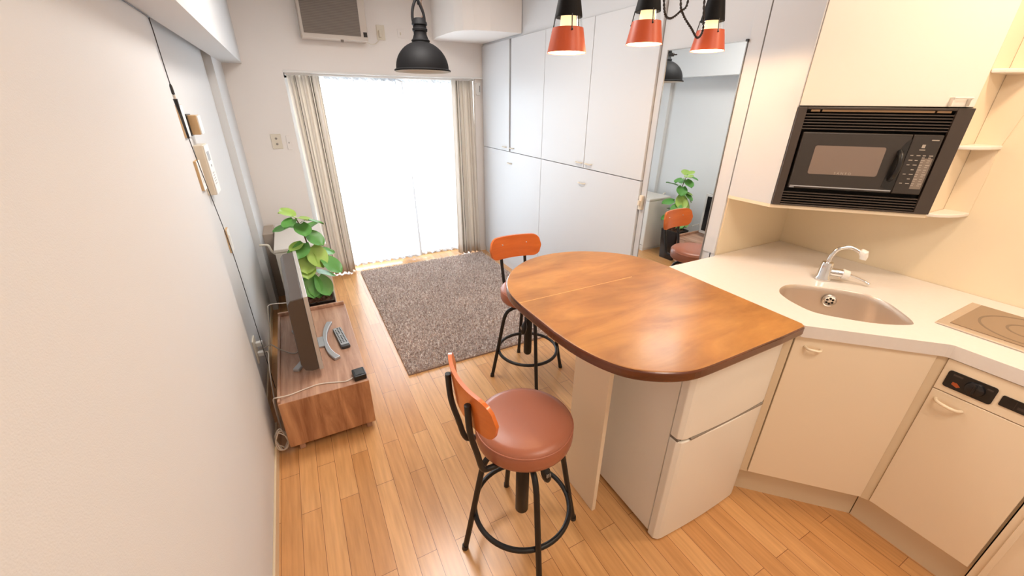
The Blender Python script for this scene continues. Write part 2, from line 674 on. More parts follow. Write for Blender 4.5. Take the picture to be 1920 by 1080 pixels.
# ------------------------------------------------------------------ curtains
def cloth(name, path0, path1, z0, z1, m, folds, amp, label, cat, group, nu=160, nv=14, thick=True, phase=0.0, uvs=1.0, amp2=0.4, wob=0.0):
    """wavy hanging cloth from top line path0 to bottom line path1 (x0,y0,x1,y1)"""
    bm = bmesh.new()
    uvl = bm.loops.layers.uv.new('cloth')
    rows = []
    for j in range(nv + 1):
        v = j / nv
        row = []
        for i in range(nu + 1):
            u = i / nu
            x = (path0[0] * (1 - v) + path1[0] * v) * (1 - u) + (path0[2] * (1 - v) + path1[2] * v) * u
            y = (path0[1] * (1 - v) + path1[1] * v) * (1 - u) + (path0[3] * (1 - v) + path1[3] * v) * u
            f = folds * 2 * PI * u + phase
            a = amp * (0.75 + 0.35 * v)
            y += a * math.sin(f + 0.5 * math.sin(3.1 * v + f * 0.3)) + a * amp2 * math.sin(f * 2.3 + 1.0)
            x += a * 0.35 * math.sin(f * 1.7 + 0.4) + wob * math.sin(5 * v + 4 * u)
            z = z1 + (z0 - z1) * v + (0.004 * math.sin(f) if v == 1 else 0)
            row.append(bm.verts.new((x, y, z)))
        rows.append(row)
    for j in range(nv):
        for i in range(nu):
            fc = bm.faces.new((rows[j][i], rows[j][i + 1], rows[j + 1][i + 1], rows[j + 1][i]))
            for lp, (a, c) in zip(fc.loops, ((i, j), (i + 1, j), (i + 1, j + 1), (i, j + 1))):
                lp[uvl].uv = (a / nu * uvs, c / nv)
    me = bpy.data.meshes.new(name)
    bm.to_mesh(me)
    bm.free()
    me.polygons.foreach_set('use_smooth', [True] * len(me.polygons))
    me.materials.append(m)
    o = bpy.data.objects.new(name, me)
    col.objects.link(o)
    if thick:
        s = o.modifiers.new('thick', 'SOLIDIFY')
        s.thickness = 0.0015
    tag(o, label, cat, group)
    return o


cloth('curtain', (0.075, 4.045, 0.318, 4.045), (0.100, 4.015, 0.345, 3.985), 0.012, 1.735, M_stripe, 5.5, 0.024,
      'beige curtain with thin dark stripes gathered at the left of the window', 'curtain', None, uvs=2.0, phase=0.5)
cloth('curtain', (1.475, 4.04, 1.690, 4.04), (1.460, 4.01, 1.715, 4.00), 0.012, 1.735, M_stripe, 5.0, 0.024,
      'beige curtain with thin dark stripes gathered beside the white closets', 'curtain', None, uvs=2.0, phase=2.0)
cloth('sheer_curtain', (0.30, 4.098, 0.98, 4.098), (0.32, 4.095, 1.04, 4.095), 0.03, 1.737, M_sheer, 9, 0.014,
      'left white sheer curtain hanging over the bright window, its edge overlapping the right sheer', 'sheer curtain', None, nu=220, thick=False)
cloth('sheer_curtain', (0.88, 4.135, 1.53, 4.135), (0.93, 4.13, 1.55, 4.13), 0.03, 1.737, M_sheer, 9, 0.014,
      'right white sheer curtain over the bright window, next to the gathered curtain by the closets', 'sheer curtain', None, nu=220, thick=False, phase=1.3)

for par, x0, x1, y in [(o, *v) for o, v in zip([q for q in bpy.data.objects if q.name.startswith('sheer_curtain')], ((0.30, 0.98, 4.092), (0.88, 1.53, 4.129)))]:
    for nm, za, zb_ in (('header_shade_tape', 1.715, 1.738), ('hem', 0.028, 0.050)):  # dense top band added to put in the header shadow
        h = cloth(nm, (x0, y, x1, y), (x0 + 0.02, y - 0.002, x1 + 0.04, y - 0.002), za, zb_, M_sheerd, 9, 0.014, 'x', 'x', None, nu=160, nv=2, thick=False)
        del h['label'], h['category']
        h.parent = par
    xe = x1 + 0.03 if x0 < 0.5 else x0
    h = cloth('side_hem', (xe - 0.006, y - 0.006, xe + 0.004, y - 0.006), (xe + 0.030, y - 0.010, xe + 0.040, y - 0.010), 0.03, 1.72, M_sheerd, 1, 0.004, 'x', 'x', None, nu=6, nv=30, thick=False, wob=0.006)
    del h['label'], h['category']
    h.parent = par
    for q in range(6):
        xq = x0 + 0.05 + (x1 - x0 - 0.08) * q / 5
        bm = bmesh.new()
        tube(bm, [(xq, y - 0.010, 1.72), (xq + 0.004, y - 0.012, 1.66), (xq + 0.010, y - 0.010, 1.55 + 0.03 * (q % 2))], [0.004, 0.003, 0.0006], 6)
        link('pleat', bm, M_sheerd, par, smooth=True)

# ------------------------------------------------------------------ closets
XC = 1.77


def closet(name, label, y0, y1, ysplit, hys, hlow, gap_at_split):
    t = thing(name, label, 'closet', (2.0, (y0 + y1) / 2, 0))
    boxpart('carcass', (1.79, y0 + 0.002, 0.0), (2.34, y1 - 0.002, 2.028), M_closet, t)
    g = 0.0022
    gs = 0.020 if gap_at_split else g
    doors = [('upper_door', (y0 + g, ysplit - g - (0 if not gap_at_split else 0.010)), 1.1435, 2.026, hys[0]),
             ('upper_door', (ysplit + gs, y1 - g), 1.1435, 2.026, hys[1]),
             ('lower_door', (y0 + g, y1 - g), 0.06, 1.1385, hlow)]
    if gap_at_split:
        boxpart('dark_gap', (1.786, ysplit - 0.011, 1.145), (1.7899, ysplit + 0.020, 2.026), M_gap, t)  # dark strip painted in for the shade inside the door gap
    for nm, (a, bb), z0, z1, hy in doors:
        d = boxpart(nm, (XC, a, z0), (1.789, bb, z1), M_closet, t, bevel=0.0015)
        hz = z0 + 0.032 if nm == 'upper_door' else z1 - 0.098
        bm = bmesh.new()
        tube(bm, smooth_pts([(XC, hy - 0.032, hz), (XC - 0.014, hy - 0.028, hz), (XC - 0.018, hy, hz), (XC - 0.014, hy + 0.028, hz), (XC, hy + 0.032, hz)], 5), 0.0045, 8)
        h = link('handle', bm, M_offw, d, smooth=True)
        h['label'] = 'small bow handle'
    boxpart('plinth', (1.776, y0 + 0.002, 0.0), (1.789, y1 - 0.002, 0.056), M_closet, t)
    return t


closet('closet', 'white built-in closet beside the window curtain, left upper door slightly open', 2.857, 3.992, 3.405, (3.36, 3.505), 3.40, True)
closet('closet', 'white built-in closet between the far closet and the tall mirror', 1.747, 2.857, 2.30, (2.245, 2.35), 2.30, False)

# mirror wall strip panel lines: mirror
m_ = thing('wall_mirror', 'tall frameless wall mirror reflecting the potted plant and orange stool back', 'mirror', (1.775, 1.47, 0.1))
bm = bmesh.new()
prism(bm, [(1.7780, 1.272), (1.7835, 1.272), (1.7775, 1.688), (1.7700, 1.688)], 0.10, 1.792)
link('mirror_glass', bm, M_mirror, m_)
bm = bmesh.new()
box(bm, (1.7765, 1.268, 0.096), (1.7845, 1.272, 1.796))
box(bm, (1.768, 1.688, 0.096), (1.7845, 1.6915, 1.796))
box(bm, (1.772, 1.272, 1.792), (1.7845, 1.688, 1.796))
box(bm, (1.772, 1.272, 0.096), (1.7845, 1.688, 0.10))
link('edge_frame', bm, M_alu, m_)
boxpart('backing_board', (1.7836, 1.272, 0.10), (1.7845, 1.688, 1.792), M_creamd, m_)
bm = bmesh.new()
box(bm, (1.768, 1.262, 1.790), (1.784, 1.272, 1.799))
link('corner_clip', bm, M_black, m_, bevel=0.001)
bm = bmesh.new()
box(bm, (1.755, 1.640, 1.770), (1.7835, 1.652, 1.776))
box(bm, (1.764, 1.650, 1.765), (1.7835, 1.676, 1.781))
link('corner_clip', bm, M_black, m_, bevel=0.002)
lt = thing('door_catch', 'small off-white catch on the edge between the closet and the mirror', 'catch', (1.78, 1.727, 1.02))
boxpart('plate', (1.762, 1.715, 0.978), (1.7845, 1.738, 1.062), M_offw, lt, bevel=0.004)
boxpart('latch', (1.750, 1.720, 1.005), (1.762, 1.733, 1.035), M_offw, lt, bevel=0.003)
bm = bmesh.new()
box(bm, (1.779, 1.2, 0.87), (1.785, 1.2635, ZC))
struct('trim_4', bm, M_closet, bevel=0.001)

# ------------------------------------------------------------------ kitchen: upper cabinet, microwave
S2 = math.sqrt(0.5)
# diagonal frame for the upper units: u along (1,-1), v out towards the room (-1,-1)
MD = Matrix(((S2, -S2, 0, 1.775), (-S2, -S2, 0, 0.990), (0, 0, 1, 0), (0, 0, 0, 1)))   # local (u, v, z)
uc = thing('wall_cabinet', 'cream angled wall cabinet above the sink with the microwave built in below', 'cabinet', (2.1, 0.95, 1.16))
bm = bmesh.new()
prism(bm, [(1.778, 1.19), (1.778, 0.996), (1.80, 0.99), (2.155, 0.635), (2.165, 0.612), (2.320, 0.612), (2.320, 1.19)], 1.55, ZC - 0.002)
link('body', bm, M_creamu, uc)
bm = bmesh.new()
prism(bm, [(1.772, 1.19), (1.772, 0.990), (1.785, 0.990), (1.785, 1.19)], 1.166, ZC - 0.002)
link('side_panel', bm, M_closet, uc, bevel=0.001)
bm = bmesh.new()
prism(bm, [(2.158, 0.624), (2.158, 0.609), (2.320, 0.609), (2.320, 0.624)], 1.166, ZC - 0.002)
link('side_panel', bm, M_cream, uc)
bm = bmesh.new()
prism(bm, [(1.772, 1.19), (1.772, 0.990), (2.155, 0.607), (2.320, 0.607), (2.320, 1.19)], 1.152, 1.166)
link('bottom_board', bm, M_cream, uc, bevel=0.001)
bm = bmesh.new()
box(bm, (0.004, -0.016, 1.549), (0.538, 0.002, ZC - 0.01), MD)
ud = link('door', bm, M_creamu, uc, bevel=0.0015)
bm = bmesh.new()
pts = [(0.463, 0.001, 1.560), (0.466, 0.018, 1.576), (0.512, 0.018, 1.576), (0.515, 0.001, 1.560)]
tube(bm, [(0.463, 0.001, 1.578), (0.463, 0.022, 1.578), (0.513, 0.022, 1.578), (0.513, 0.001, 1.578)], 0.004, 8)
box(bm, (0.461, 0.001, 1.552), (0.465, 0.022, 1.58))
box(bm, (0.511, 0.001, 1.552), (0.515, 0.022, 1.58))
ptransform(bm, bm.verts[:], MD)
link('handle', bm, M_creamu, ud)

mw = thing('microwave_oven', 'black built-in microwave oven with louvred trim in the angled wall cabinet', 'microwave', (2.0, 0.83, 1.17))
bm = bmesh.new()
# trim frame with side rails
box(bm, (0.000, 0.000, 1.168), (0.030, 0.012, 1.5455), MD)
box(bm, (0.492, 0.000, 1.168), (0.541, 0.012, 1.5455), MD)
box(bm, (0.030, 0.000, 1.537), (0.492, 0.012, 1.5455), MD)
box(bm, (0.030, 0.000, 1.168), (0.492, 0.012, 1.174), MD)
fr = link('trim_frame', bm, M_mwf, mw, bevel=0.0015)
bm = bmesh.new()
box(bm, (0.002, -0.30, 1.1685), (0.539, -0.022, 1.545), MD)
link('cavity_body', bm, M_gap, mw)
bm = bmesh.new()
for k in range(6):
    z = 1.466 + k * 0.0105
    box(bm, (0.030, -0.012, z), (0.492, 0.007, z + 0.004), MD)
link('top_louvre', bm, M_mwf, mw)
bm = bmesh.new()
for k in range(5):
    z = 1.178 + k * 0.0105
    box(bm, (0.030, -0.012, z), (0.492, 0.007, z + 0.004), MD)
link('bottom_louvre', bm, M_mwf, mw)
bm = bmesh.new()
box(bm, (0.045, -0.004, 1.529), (0.075, 0.008, 1.536), MD)
box(bm, (0.082, -0.004, 1.529), (0.430, 0.008, 1.536), MD)
box(bm, (0.437, -0.004, 1.529), (0.478, 0.008, 1.536), MD)
link('brass_strip', bm, M_brass, mw)
bm = bmesh.new()
box(bm, (0.040, -0.02, 1.241), (0.392, 0.016, 1.456), MD)
dr = link('door', bm, M_mw, mw, bevel=0.004, seg=3)
bm = bmesh.new()
prism(bm, rounded(0.093, 1.300, 0.325, 1.408, 0.008), 0.0162, 0.0172, MD @ Matrix(((1, 0, 0, 0), (0, 0, 1, 0), (0, 1, 0, 0), (0, 0, 0, 1))))
link('window', bm, M_mwg, dr)
textmesh('lettering', 'S A N Y O', 0.013, M_print, dr, MD @ Matrix(((1, 0, 0, 0.212), (0, 0, 1, 0.0176), (0, 1, 0, 1.306), (0, 0, 0, 1))))
bm = bmesh.new()
tube(bm, smooth_pts([(0.371, 0.014, 1.292), (0.371, 0.034, 1.308), (0.373, 0.040, 1.345), (0.371, 0.034, 1.380), (0.371, 0.014, 1.396)], 5), [0.009] * 21, 10)
ptransform(bm, bm.verts[:], MD)
link('handle', bm, M_black, dr, smooth=True)
bm = bmesh.new()
pp = [(0.352, 1.262), (0.392, 1.250), (0.392, 1.440), (0.380, 1.430), (0.368, 1.40), (0.358, 1.34), (0.354, 1.29)]
prism(bm, pp, 0.0160, 0.0168, MD @ Matrix(((1, 0, 0, 0), (0, 0, 1, 0), (0, 1, 0, 0), (0, 0, 0, 1))))
link('handle_recess', bm, M_black, dr)
bm = bmesh.new()
box(bm, (0.044, 0.016, 1.2485), (0.388, 0.0185, 1.2525), MD)
box(bm, (0.044, 0.014, 1.2435), (0.060, 0.0185, 1.2465), MD)
link('lower_bright_line', bm, M_silver, dr)
bm = bmesh.new()
box(bm, (0.394, -0.02, 1.241), (0.484, 0.016, 1.456), MD)
cp = link('control_panel', bm, M_mw, mw, bevel=0.003)
bm = bmesh.new()
box(bm, (0.452, 0.016, 1.436), (0.474, 0.0166, 1.440), MD)
box(bm, (0.430, 0.016, 1.410), (0.440, 0.0166, 1.422), MD)
box(bm, (0.426, 0.016, 1.402), (0.444, 0.0166, 1.405), MD)
for r_ in range(7):
    z = 1.382 - r_ * 0.017
    for c_ in range(4):
        u = 0.406 + c_ * 0.019
        if c_ == 0 and r_ in (3, 5):
            continue
        w_ = 0.012 if (r_ + c_) % 2 else 0.009
        box(bm, (u, 0.016, z), (u + w_, 0.0166, z + 0.003), MD)
        if c_ >= 2:
            box(bm, (u, 0.016, z - 0.007), (u + 0.008, 0.0166, z - 0.0045), MD)
link('key_print', bm, M_print, cp)
bm = bmesh.new()
box(bm, (0.4435, 0.0155, 1.262), (0.478, 0.0163, 1.374), MD)
link('keypad', bm, M_grille, cp)

# rounded corner shelves
sh = thing('corner_shelf', 'rounded cream open corner shelves to the right of the microwave', 'shelf', (2.28, 0.57, 1.165))
for z in (1.158, 1.408, 1.655):
    bm = bmesh.new()
    prism(bm, [(2.156, 0.608), (2.175, 0.577), (2.205, 0.556), (2.245, 0.541), (2.285, 0.534), (2.321, 0.532), (2.321, 0.608)], z, z + 0.014)
    link('shelf_board', bm, M_creamu, sh, bevel=0.004, seg=3)
bm = bmesh.new()
pl = [(0.524, 1.50), (0.514, 1.56), (0.50, 1.64), (0.50, 2.39), (0.608, 2.39), (0.608, 1.158), (0.534, 1.158), (0.534, 1.30), (0.54, 1.40)]
bm2 = bm
vs = [bm.verts.new((2.314, y, z)) for y, z in pl]
vs2 = [bm.verts.new((2.321, y, z)) for y, z in pl]
bm.faces.new(vs)
bm.faces.new(list(reversed(vs2)))
for i in range(len(pl)):
    j = (i + 1) % len(pl)
    bm.faces.new((vs[i], vs2[i], vs2[j], vs[j]))
link('back_board', bm, M_cream, sh)

# ------------------------------------------------------------------ worktop, sink, faucet, cooktop
sink_rim = smooth_pts([(1.640, 0.785, 0), (1.683, 0.806, 0), (1.743, 0.812, 0), (1.800, 0.785, 0), (1.856, 0.729, 0), (1.905, 0.672, 0), (1.935, 0.610, 0), (1.927, 0.549, 0),
                       (1.872, 0.476, 0), (1.815, 0.422, 0), (1.775, 0.420, 0), (1.693, 0.471, 0), (1.628, 0.543, 0), (1.580, 0.623, 0), (1.590, 0.700, 0), (1.612, 0.750, 0)], 4, True)
rim = [(p.x, p.y) for p in sink_rim]
# orientation counter-clockwise
area2 = sum(rim[i][0] * rim[(i + 1) % len(rim)][1] - rim[(i + 1) % len(rim)][0] * rim[i][1] for i in range(len(rim)))
if area2 < 0:
    rim.reverse()
bm = bmesh.new()
outer = [(1.446, 1.185), (1.446, 0.581), (1.737, 0.300), (1.742, 0.290), (1.740, -1.198), (2.320, -1.198), (2.320, 1.190), (1.772, 1.190), (1.766, 1.185)]
prism(bm, outer, 0.820, 0.865, holes=[list(reversed(rim))])
wt = link('worktop', bm, M_counter, bevel=0.004, seg=3)
tag(wt, 'white kitchen worktop around the sink and cooktop, beside the wooden table', 'worktop')
sk = thing('sink', 'oval stainless steel corner sink set into the white worktop', 'sink', (1.76, 0.62, 0.70))
bm = bmesh.new()
cx_, cy_ = 1.765, 0.615
levels = [(1.0, 0.8635), (0.985, 0.86), (0.975, 0.84), (0.965, 0.76), (0.94, 0.725), (0.85, 0.712), (0.5, 0.708), (0.12, 0.704)]
rings = []
for s, z in levels:
    rings.append([bm.verts.new((cx_ + (x - cx_) * s, cy_ + (y - cy_) * s, z)) for x, y in rim])
n = len(rim)
for a, b_ in zip(rings, rings[1:]):
    for k in range(n):
        bm.faces.new((a[k], a[(k + 1) % n], b_[(k + 1) % n], b_[k]))
bm.faces.new(rings[-1])
link('basin', bm, M_steel, sk, smooth=True)
ovM = Matrix.Translation((1.868, 0.698, 0.812)) @ Matrix.Rotation(math.radians(45), 4, 'Z') @ Matrix.Rotation(math.radians(-90), 4, 'Y')
bm = bmesh.new()
lathe(bm, [(0.0, 0.004), (0.016, 0.004), (0.021, 0.006), (0.025, 0.004), (0.026, -0.004)], 28, M=ovM)
ov = link('overflow_cover', bm, M_chrome, sk, smooth='auto')
bm = bmesh.new()
for k in range(6):
    a = k * PI / 3
    lathe(bm, [(0, 0.0052), (0.0042, 0.0052), (0.0042, 0.003)], 12, center=(0.0115 * math.cos(a), 0.0115 * math.sin(a)), M=ovM)
link('drain_holes', bm, M_gap, ov)

fx, fy = 1.938, 0.778
fc = thing('faucet', 'chrome kitchen faucet with white spray head behind the sink', 'faucet', (fx, fy, 0.865))
bm = bmesh.new()
lathe(bm, [(0, 0.866), (0.030, 0.866), (0.030, 0.875), (0.025, 0.885), (0.023, 0.93), (0.020, 0.945), (0, 0.948)], 28, center=(fx, fy))
link('body', bm, M_chrome, fc, smooth='auto')
bm = bmesh.new()
sp = smooth_pts([(fx, fy, 0.94), (fx + 0.004, fy, 0.97), (fx + 0.018, fy - 0.012, 1.005), (fx + 0.045, fy - 0.04, 1.016), (fx + 0.060, fy - 0.072, 1.004)], 6)
tube(bm, sp, 0.0085, 12)
link('spout', bm, M_chrome, fc, smooth=True)
bm = bmesh.new()
hp = Vector((fx + 0.060, fy - 0.072, 1.004))
tube(bm, [hp + Vector((0, 0, 0.006)), hp + Vector((0.006, -0.01, -0.002)), hp + Vector((0.008, -0.014, -0.018)), hp + Vector((0.006, -0.014, -0.030))], [0.010, 0.0165, 0.0135, 0.0115], 16)
link('spray_head', bm, M_white, fc, smooth='auto')
bm = bmesh.new()
tube(bm, [(fx + 0.005, fy - 0.01, 0.905), (fx + 0.032, fy - 0.052, 0.905)], [0.016, 0.017], 16)
link('valve_barrel', bm, M_chrome, fc, smooth='auto')
bm = bmesh.new()
tube(bm, [(fx + 0.030, fy - 0.050, 0.905), (fx + 0.044, fy - 0.070, 0.904)], [0.021, 0.016], 18)
link('control_knob', bm, M_white, fc, smooth='auto')
bm = bmesh.new()
tube(bm, smooth_pts([(fx + 0.042, fy - 0.066, 0.902), (fx + 0.060, fy - 0.085, 0.898), (fx + 0.080, fy - 0.115, 0.885), (fx + 0.083, fy - 0.135, 0.876)], 5), 0.005, 8)
link('lever', bm, M_chrome, fc, smooth=True)

ck = thing('cooktop', 'built-in glass cooktop with a steel rim at the right end of the worktop', 'cooktop', (2.05, 0.15, 0.865))
bm = bmesh.new()
prism(bm, [(1.876, -0.22), (2.205, -0.22), (2.205, 0.386), (1.876, 0.386)], 0.8655, 0.8705)
link('rim', bm, M_steel, ck, bevel=0.003)
bm = bmesh.new()
prism(bm, [(1.912, -0.20), (2.196, -0.20), (2.196, 0.358), (1.912, 0.358)], 0.8706, 0.8725)
gp = link('glass_plate', bm, M_cook, ck)
bm = bmesh.new()
for r0 in (0.125, 0.06):
    ring_o = [(2.055 + r0 * math.cos(2 * PI * k / 48), 0.20 + r0 * math.sin(2 * PI * k / 48)) for k in range(48)]
    ring_i = [(2.055 + (r0 - 0.007) * math.cos(-2 * PI * k / 48), 0.20 + (r0 - 0.007) * math.sin(-2 * PI * k / 48)) for k in range(48)]
    prism(bm, ring_o, 0.8725, 0.8729, holes=[ring_i])
link('heating_rings', bm, M_cookring, gp)

# ------------------------------------------------------------------ base cabinets
KS = 2.097
MB = Matrix(((S2, -S2, 0, 1.452), (-S2, -S2, 0, 0.597), (0, 0, 1, 0), (0, 0, 0, 1)))      # u along the diagonal front, v outwards
sc_ = thing('sink_cabinet', 'cream angled base cabinet under the sink with a single door', 'cabinet', (1.8, 0.7, 0))
bm = bmesh.new()
prism(bm, [(1.462, 1.185), (1.462, 0.640), (1.795, 0.307), (2.315, 0.307), (2.315, 1.185)], 0.14, 0.69)
link('body', bm, M_creamd, sc_)
bm = bmesh.new()
prism(bm, [(1.7415, 0.3155), (1.7545, 0.2915), (1.771, 0.2915), (1.771, 0.306), (1.80, 0.308), (1.80, 0.36), (1.76, 0.36)], 0.14, 0.8195)
prism(bm, [(1.462, 0.67), (1.462, 0.640), (1.50, 0.602), (1.52, 0.61)], 0.69, 0.8195)
link('front_post', bm, M_creamd, sc_)
bm = bmesh.new()
prism(bm, [(1.462, 1.1), (1.462, 0.650), (1.785, 0.330), (2.3, 0.330), (2.3, 1.1)], 0.0, 0.14)
link('kickboard', bm, M_creamd, sc_)
bm = bmesh.new()
box(bm, (0.0, -0.018, 0.146), (0.401, 0.0, 0.818), MB)
d = link('door', bm, M_cream, sc_, bevel=0.0015)
bm = bmesh.new()
tube(bm, smooth_pts([(0.035, 0.0, 0.777), (0.043, 0.016, 0.776), (0.062, 0.019, 0.775), (0.078, 0.016, 0.774), (0.086, 0.0, 0.773)], 5), 0.005, 8)
ptransform(bm, bm.verts[:], MB)
link('handle', bm, M_cream, d, smooth=True)
bm = bmesh.new()
box(bm, (-0.028, -0.022, 0.14), (-0.003, -0.006, 0.818), MB)
link('edge_filler', bm, M_creamd, sc_)

cc = thing('cooktop_cabinet', 'cream base cabinet under the cooktop with a black dial panel above its door', 'cabinet', (1.9, 0.15, 0))
XD = 1.748
bm = bmesh.new()
box(bm, (1.772, 0.004, 0.14), (2.315, 0.303, 0.8195))
link('body', bm, M_creamd, cc)
bm = bmesh.new()
box(bm, (1.786, 0.004, 0.0), (2.3, 0.327, 0.14))
link('kickboard', bm, M_creamd, cc)
d = boxpart('door', (XD, 0.010, 0.146), (1.770, 0.290, 0.6985), M_cream, cc, bevel=0.0015)
bm = bmesh.new()
tube(bm, smooth_pts([(XD, 0.272, 0.668), (XD - 0.016, 0.262, 0.667), (XD - 0.021, 0.238, 0.665), (XD - 0.016, 0.216, 0.663), (XD, 0.206, 0.662)], 5), 0.0055, 8)
link('handle', bm, M_cream, d, smooth=True)
pn = boxpart('control_panel', (XD, 0.004, 0.7015), (1.770, 0.290, 0.816), M_cream, cc, bevel=0.0015)
MX = Matrix(((0, 0, -1, XD), (-1, 0, 0, 0), (0, 1, 0, 0), (0, 0, 0, 1)))      # local (-y, z, out) -> world


def panel_prism(bm, poly, d0, d1):
    prism(bm, poly, d0, d1, MX)


bm = bmesh.new()
panel_prism(bm, rounded(-0.275, 0.722, -0.164, 0.782, 0.008), 0.0, 0.003)
p2 = link('dial_plate', bm, M_black, pn)
bm = bmesh.new()
lathe(bm, [(0, 0.012), (0.012, 0.012), (0.021, 0.010), (0.0235, 0.003)], 32, center=(-0.207, 0.752), M=MX)
dl = link('dial', bm, mat('dial_black', (30, 30, 33), 0.25), p2, smooth='auto')
bm = bmesh.new()
panel_prism(bm, [(-0.2095, 0.736), (-0.2045, 0.736), (-0.2045, 0.768), (-0.2095, 0.768)], 0.012, 0.018)
link('grip_bar', bm, M_blackm, dl, bevel=0.001)
bm = bmesh.new()
panel_prism(bm, [(-0.257, 0.738), (-0.243, 0.732), (-0.236, 0.738), (-0.246, 0.747), (-0.256, 0.747)], 0.003, 0.0036)
link('orange_mark', bm, mat('orange_print', (176, 84, 40), 0.5), p2)
bm = bmesh.new()
panel_prism(bm, [(-0.262, 0.768), (-0.240, 0.768), (-0.240, 0.774), (-0.262, 0.774)], 0.003, 0.0035)
M_dim = mat('dim_print', (70, 60, 56), 0.6)
link('scale_print', bm, M_dim, p2)
bm = bmesh.new()
panel_prism(bm, [(-0.185, 0.766), (-0.172, 0.766), (-0.172, 0.771), (-0.185, 0.771)], 0.003, 0.0035)
link('scale_print', bm, M_dim, p2)
bm = bmesh.new()
panel_prism(bm, rounded(-0.152, 0.735, -0.050, 0.770, 0.004), 0.0, 0.003)
p3 = link('indicator_plate', bm, M_black, pn)
bm = bmesh.new()
panel_prism(bm, [(-0.122, 0.739), (-0.121, 0.739), (-0.121, 0.766), (-0.122, 0.766)], 0.003, 0.0036)
panel_prism(bm, [(-0.116, 0.744), (-0.100, 0.744), (-0.100, 0.752), (-0.116, 0.752)], 0.003, 0.0036)
link('indicator_print', bm, mat('dim_print2', (64, 54, 50), 0.6), p3)

ep = thing('end_cabinet', 'cream cabinet end panel at the bottom right edge beside the cooktop door', 'cabinet', (2.0, -0.3, 0))
boxpart('side_stile', (1.752, -0.020, 0.0), (2.315, 0.001, 0.8195), M_cream, ep)
boxpart('body', (1.752, -1.19, 0.0), (2.315, -0.020, 0.8195), M_cream, ep)
boxpart('front_edge', (1.742, -0.030, 0.0), (1.752, -0.016, 0.8195), M_cream, ep, bevel=0.001)

# ------------------------------------------------------------------ fridge
fg = thing('fridge', 'white two-door fridge under the wooden table', 'fridge', (1.2, 0.85, 0))
FX0, FX1, FY0, FY1 = 0.966, 1.438, 0.612, 1.10
boxpart('body', (FX0 + 0.004, FY0 + 0.048, 0.014), (FX1 - 0.004, FY1, 0.822), M_fridge, fg, bevel=0.004)
bm = bmesh.new()
for (a, c) in ((FX0, 0.030), (FX0, 0.522)):
    pass


def fridge_door(name, z0, z1):
    bm = bmesh.new()
    prof = [(FX0, FY0 + 0.044), (FX0, FY0 + 0.016), (FX0 + 0.014, FY0 + 0.004)]
    for k in range(0, 9):
        t = k / 8
        prof.append((FX0 + 0.03 + (FX1 - FX0 - 0.06) * t, FY0 + 0.0 - 0.006 * math.sin(PI * t)))
    prof += [(FX1 - 0.014, FY0 + 0.004), (FX1, FY0 + 0.016), (FX1, FY0 + 0.044)]
    prism(bm, prof, z0, z1)
    return link(name, bm, M_fridge, fg, bevel=0.004, seg=2)


fridge_door('lower_door', 0.006, 0.514)
fridge_door('upper_door', 0.524, 0.820)
bm = bmesh.new()
box(bm, (FX0 + 0.05, FY0 - 0.004, 0.515), (FX1 - 0.03, FY0 + 0.02, 0.523))
link('handle_groove', bm, mat('groove_grey', (150, 140, 128), 0.6), fg)
bm = bmesh.new()
box(bm, (FX0 + 0.002, FY0 + 0.012, 0.514), (FX0 + 0.02, FY0 + 0.044, 0.524))
link('hinge', bm, mat('hinge_grey', (120, 112, 104), 0.4), fg)

# ------------------------------------------------------------------ table
tb = thing('dining_table', 'varnished orange-brown wooden table with rounded end, joined to the worktop', 'table', (1.05, 1.0, 0))
arc = smooth_pts([(0.645, 1.05, 0), (0.643, 1.16, 0), (0.652, 1.25, 0), (0.677, 1.326, 0), (0.721, 1.400, 0), (0.796, 1.480, 0), (0.916, 1.547, 0), (1.058, 1.565, 0), (1.195, 1.532, 0),
                  (1.303, 1.466, 0), (1.376, 1.389, 0), (1.412, 1.320, 0), (1.434, 1.246, 0), (1.443, 1.175, 0)], 4)
arc2 = smooth_pts([(1.30, 0.567, 0), (1.19, 0.567, 0), (1.026, 0.566, 0), (0.912, 0.568, 0), (0.846, 0.583, 0), (0.782, 0.616, 0), (0.727, 0.664, 0), (0.689, 0.730, 0), (0.661, 0.823, 0), (0.648, 0.93, 0)], 4)
poly = [(p.x, p.y) for p in arc] + [(1.444, 0.589), (1.430, 0.571)] + [(p.x, p.y) for p in arc2]
poly.reverse()
bm = bmesh.new()
prism(bm, poly, 0.836, 0.872)
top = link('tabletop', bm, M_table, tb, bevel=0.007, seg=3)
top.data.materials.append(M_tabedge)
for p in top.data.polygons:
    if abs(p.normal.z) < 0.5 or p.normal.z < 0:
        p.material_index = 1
bm = bmesh.new()
box(bm, (0.648, 1.158, 0.8716), (1.20, 1.1612, 0.8723))
link('leaf_joint', bm, wood('joint_wood', (226, 160, 92), (240, 180, 112), (1, 6, 6), 3, 0.3, 0.4), top)
bm = bmesh.new()
box(bm, (0.830, 0.833, 0.0), (0.848, 1.03, 0.8355))
link('support_panel', bm, M_cream, tb, bevel=0.0015)


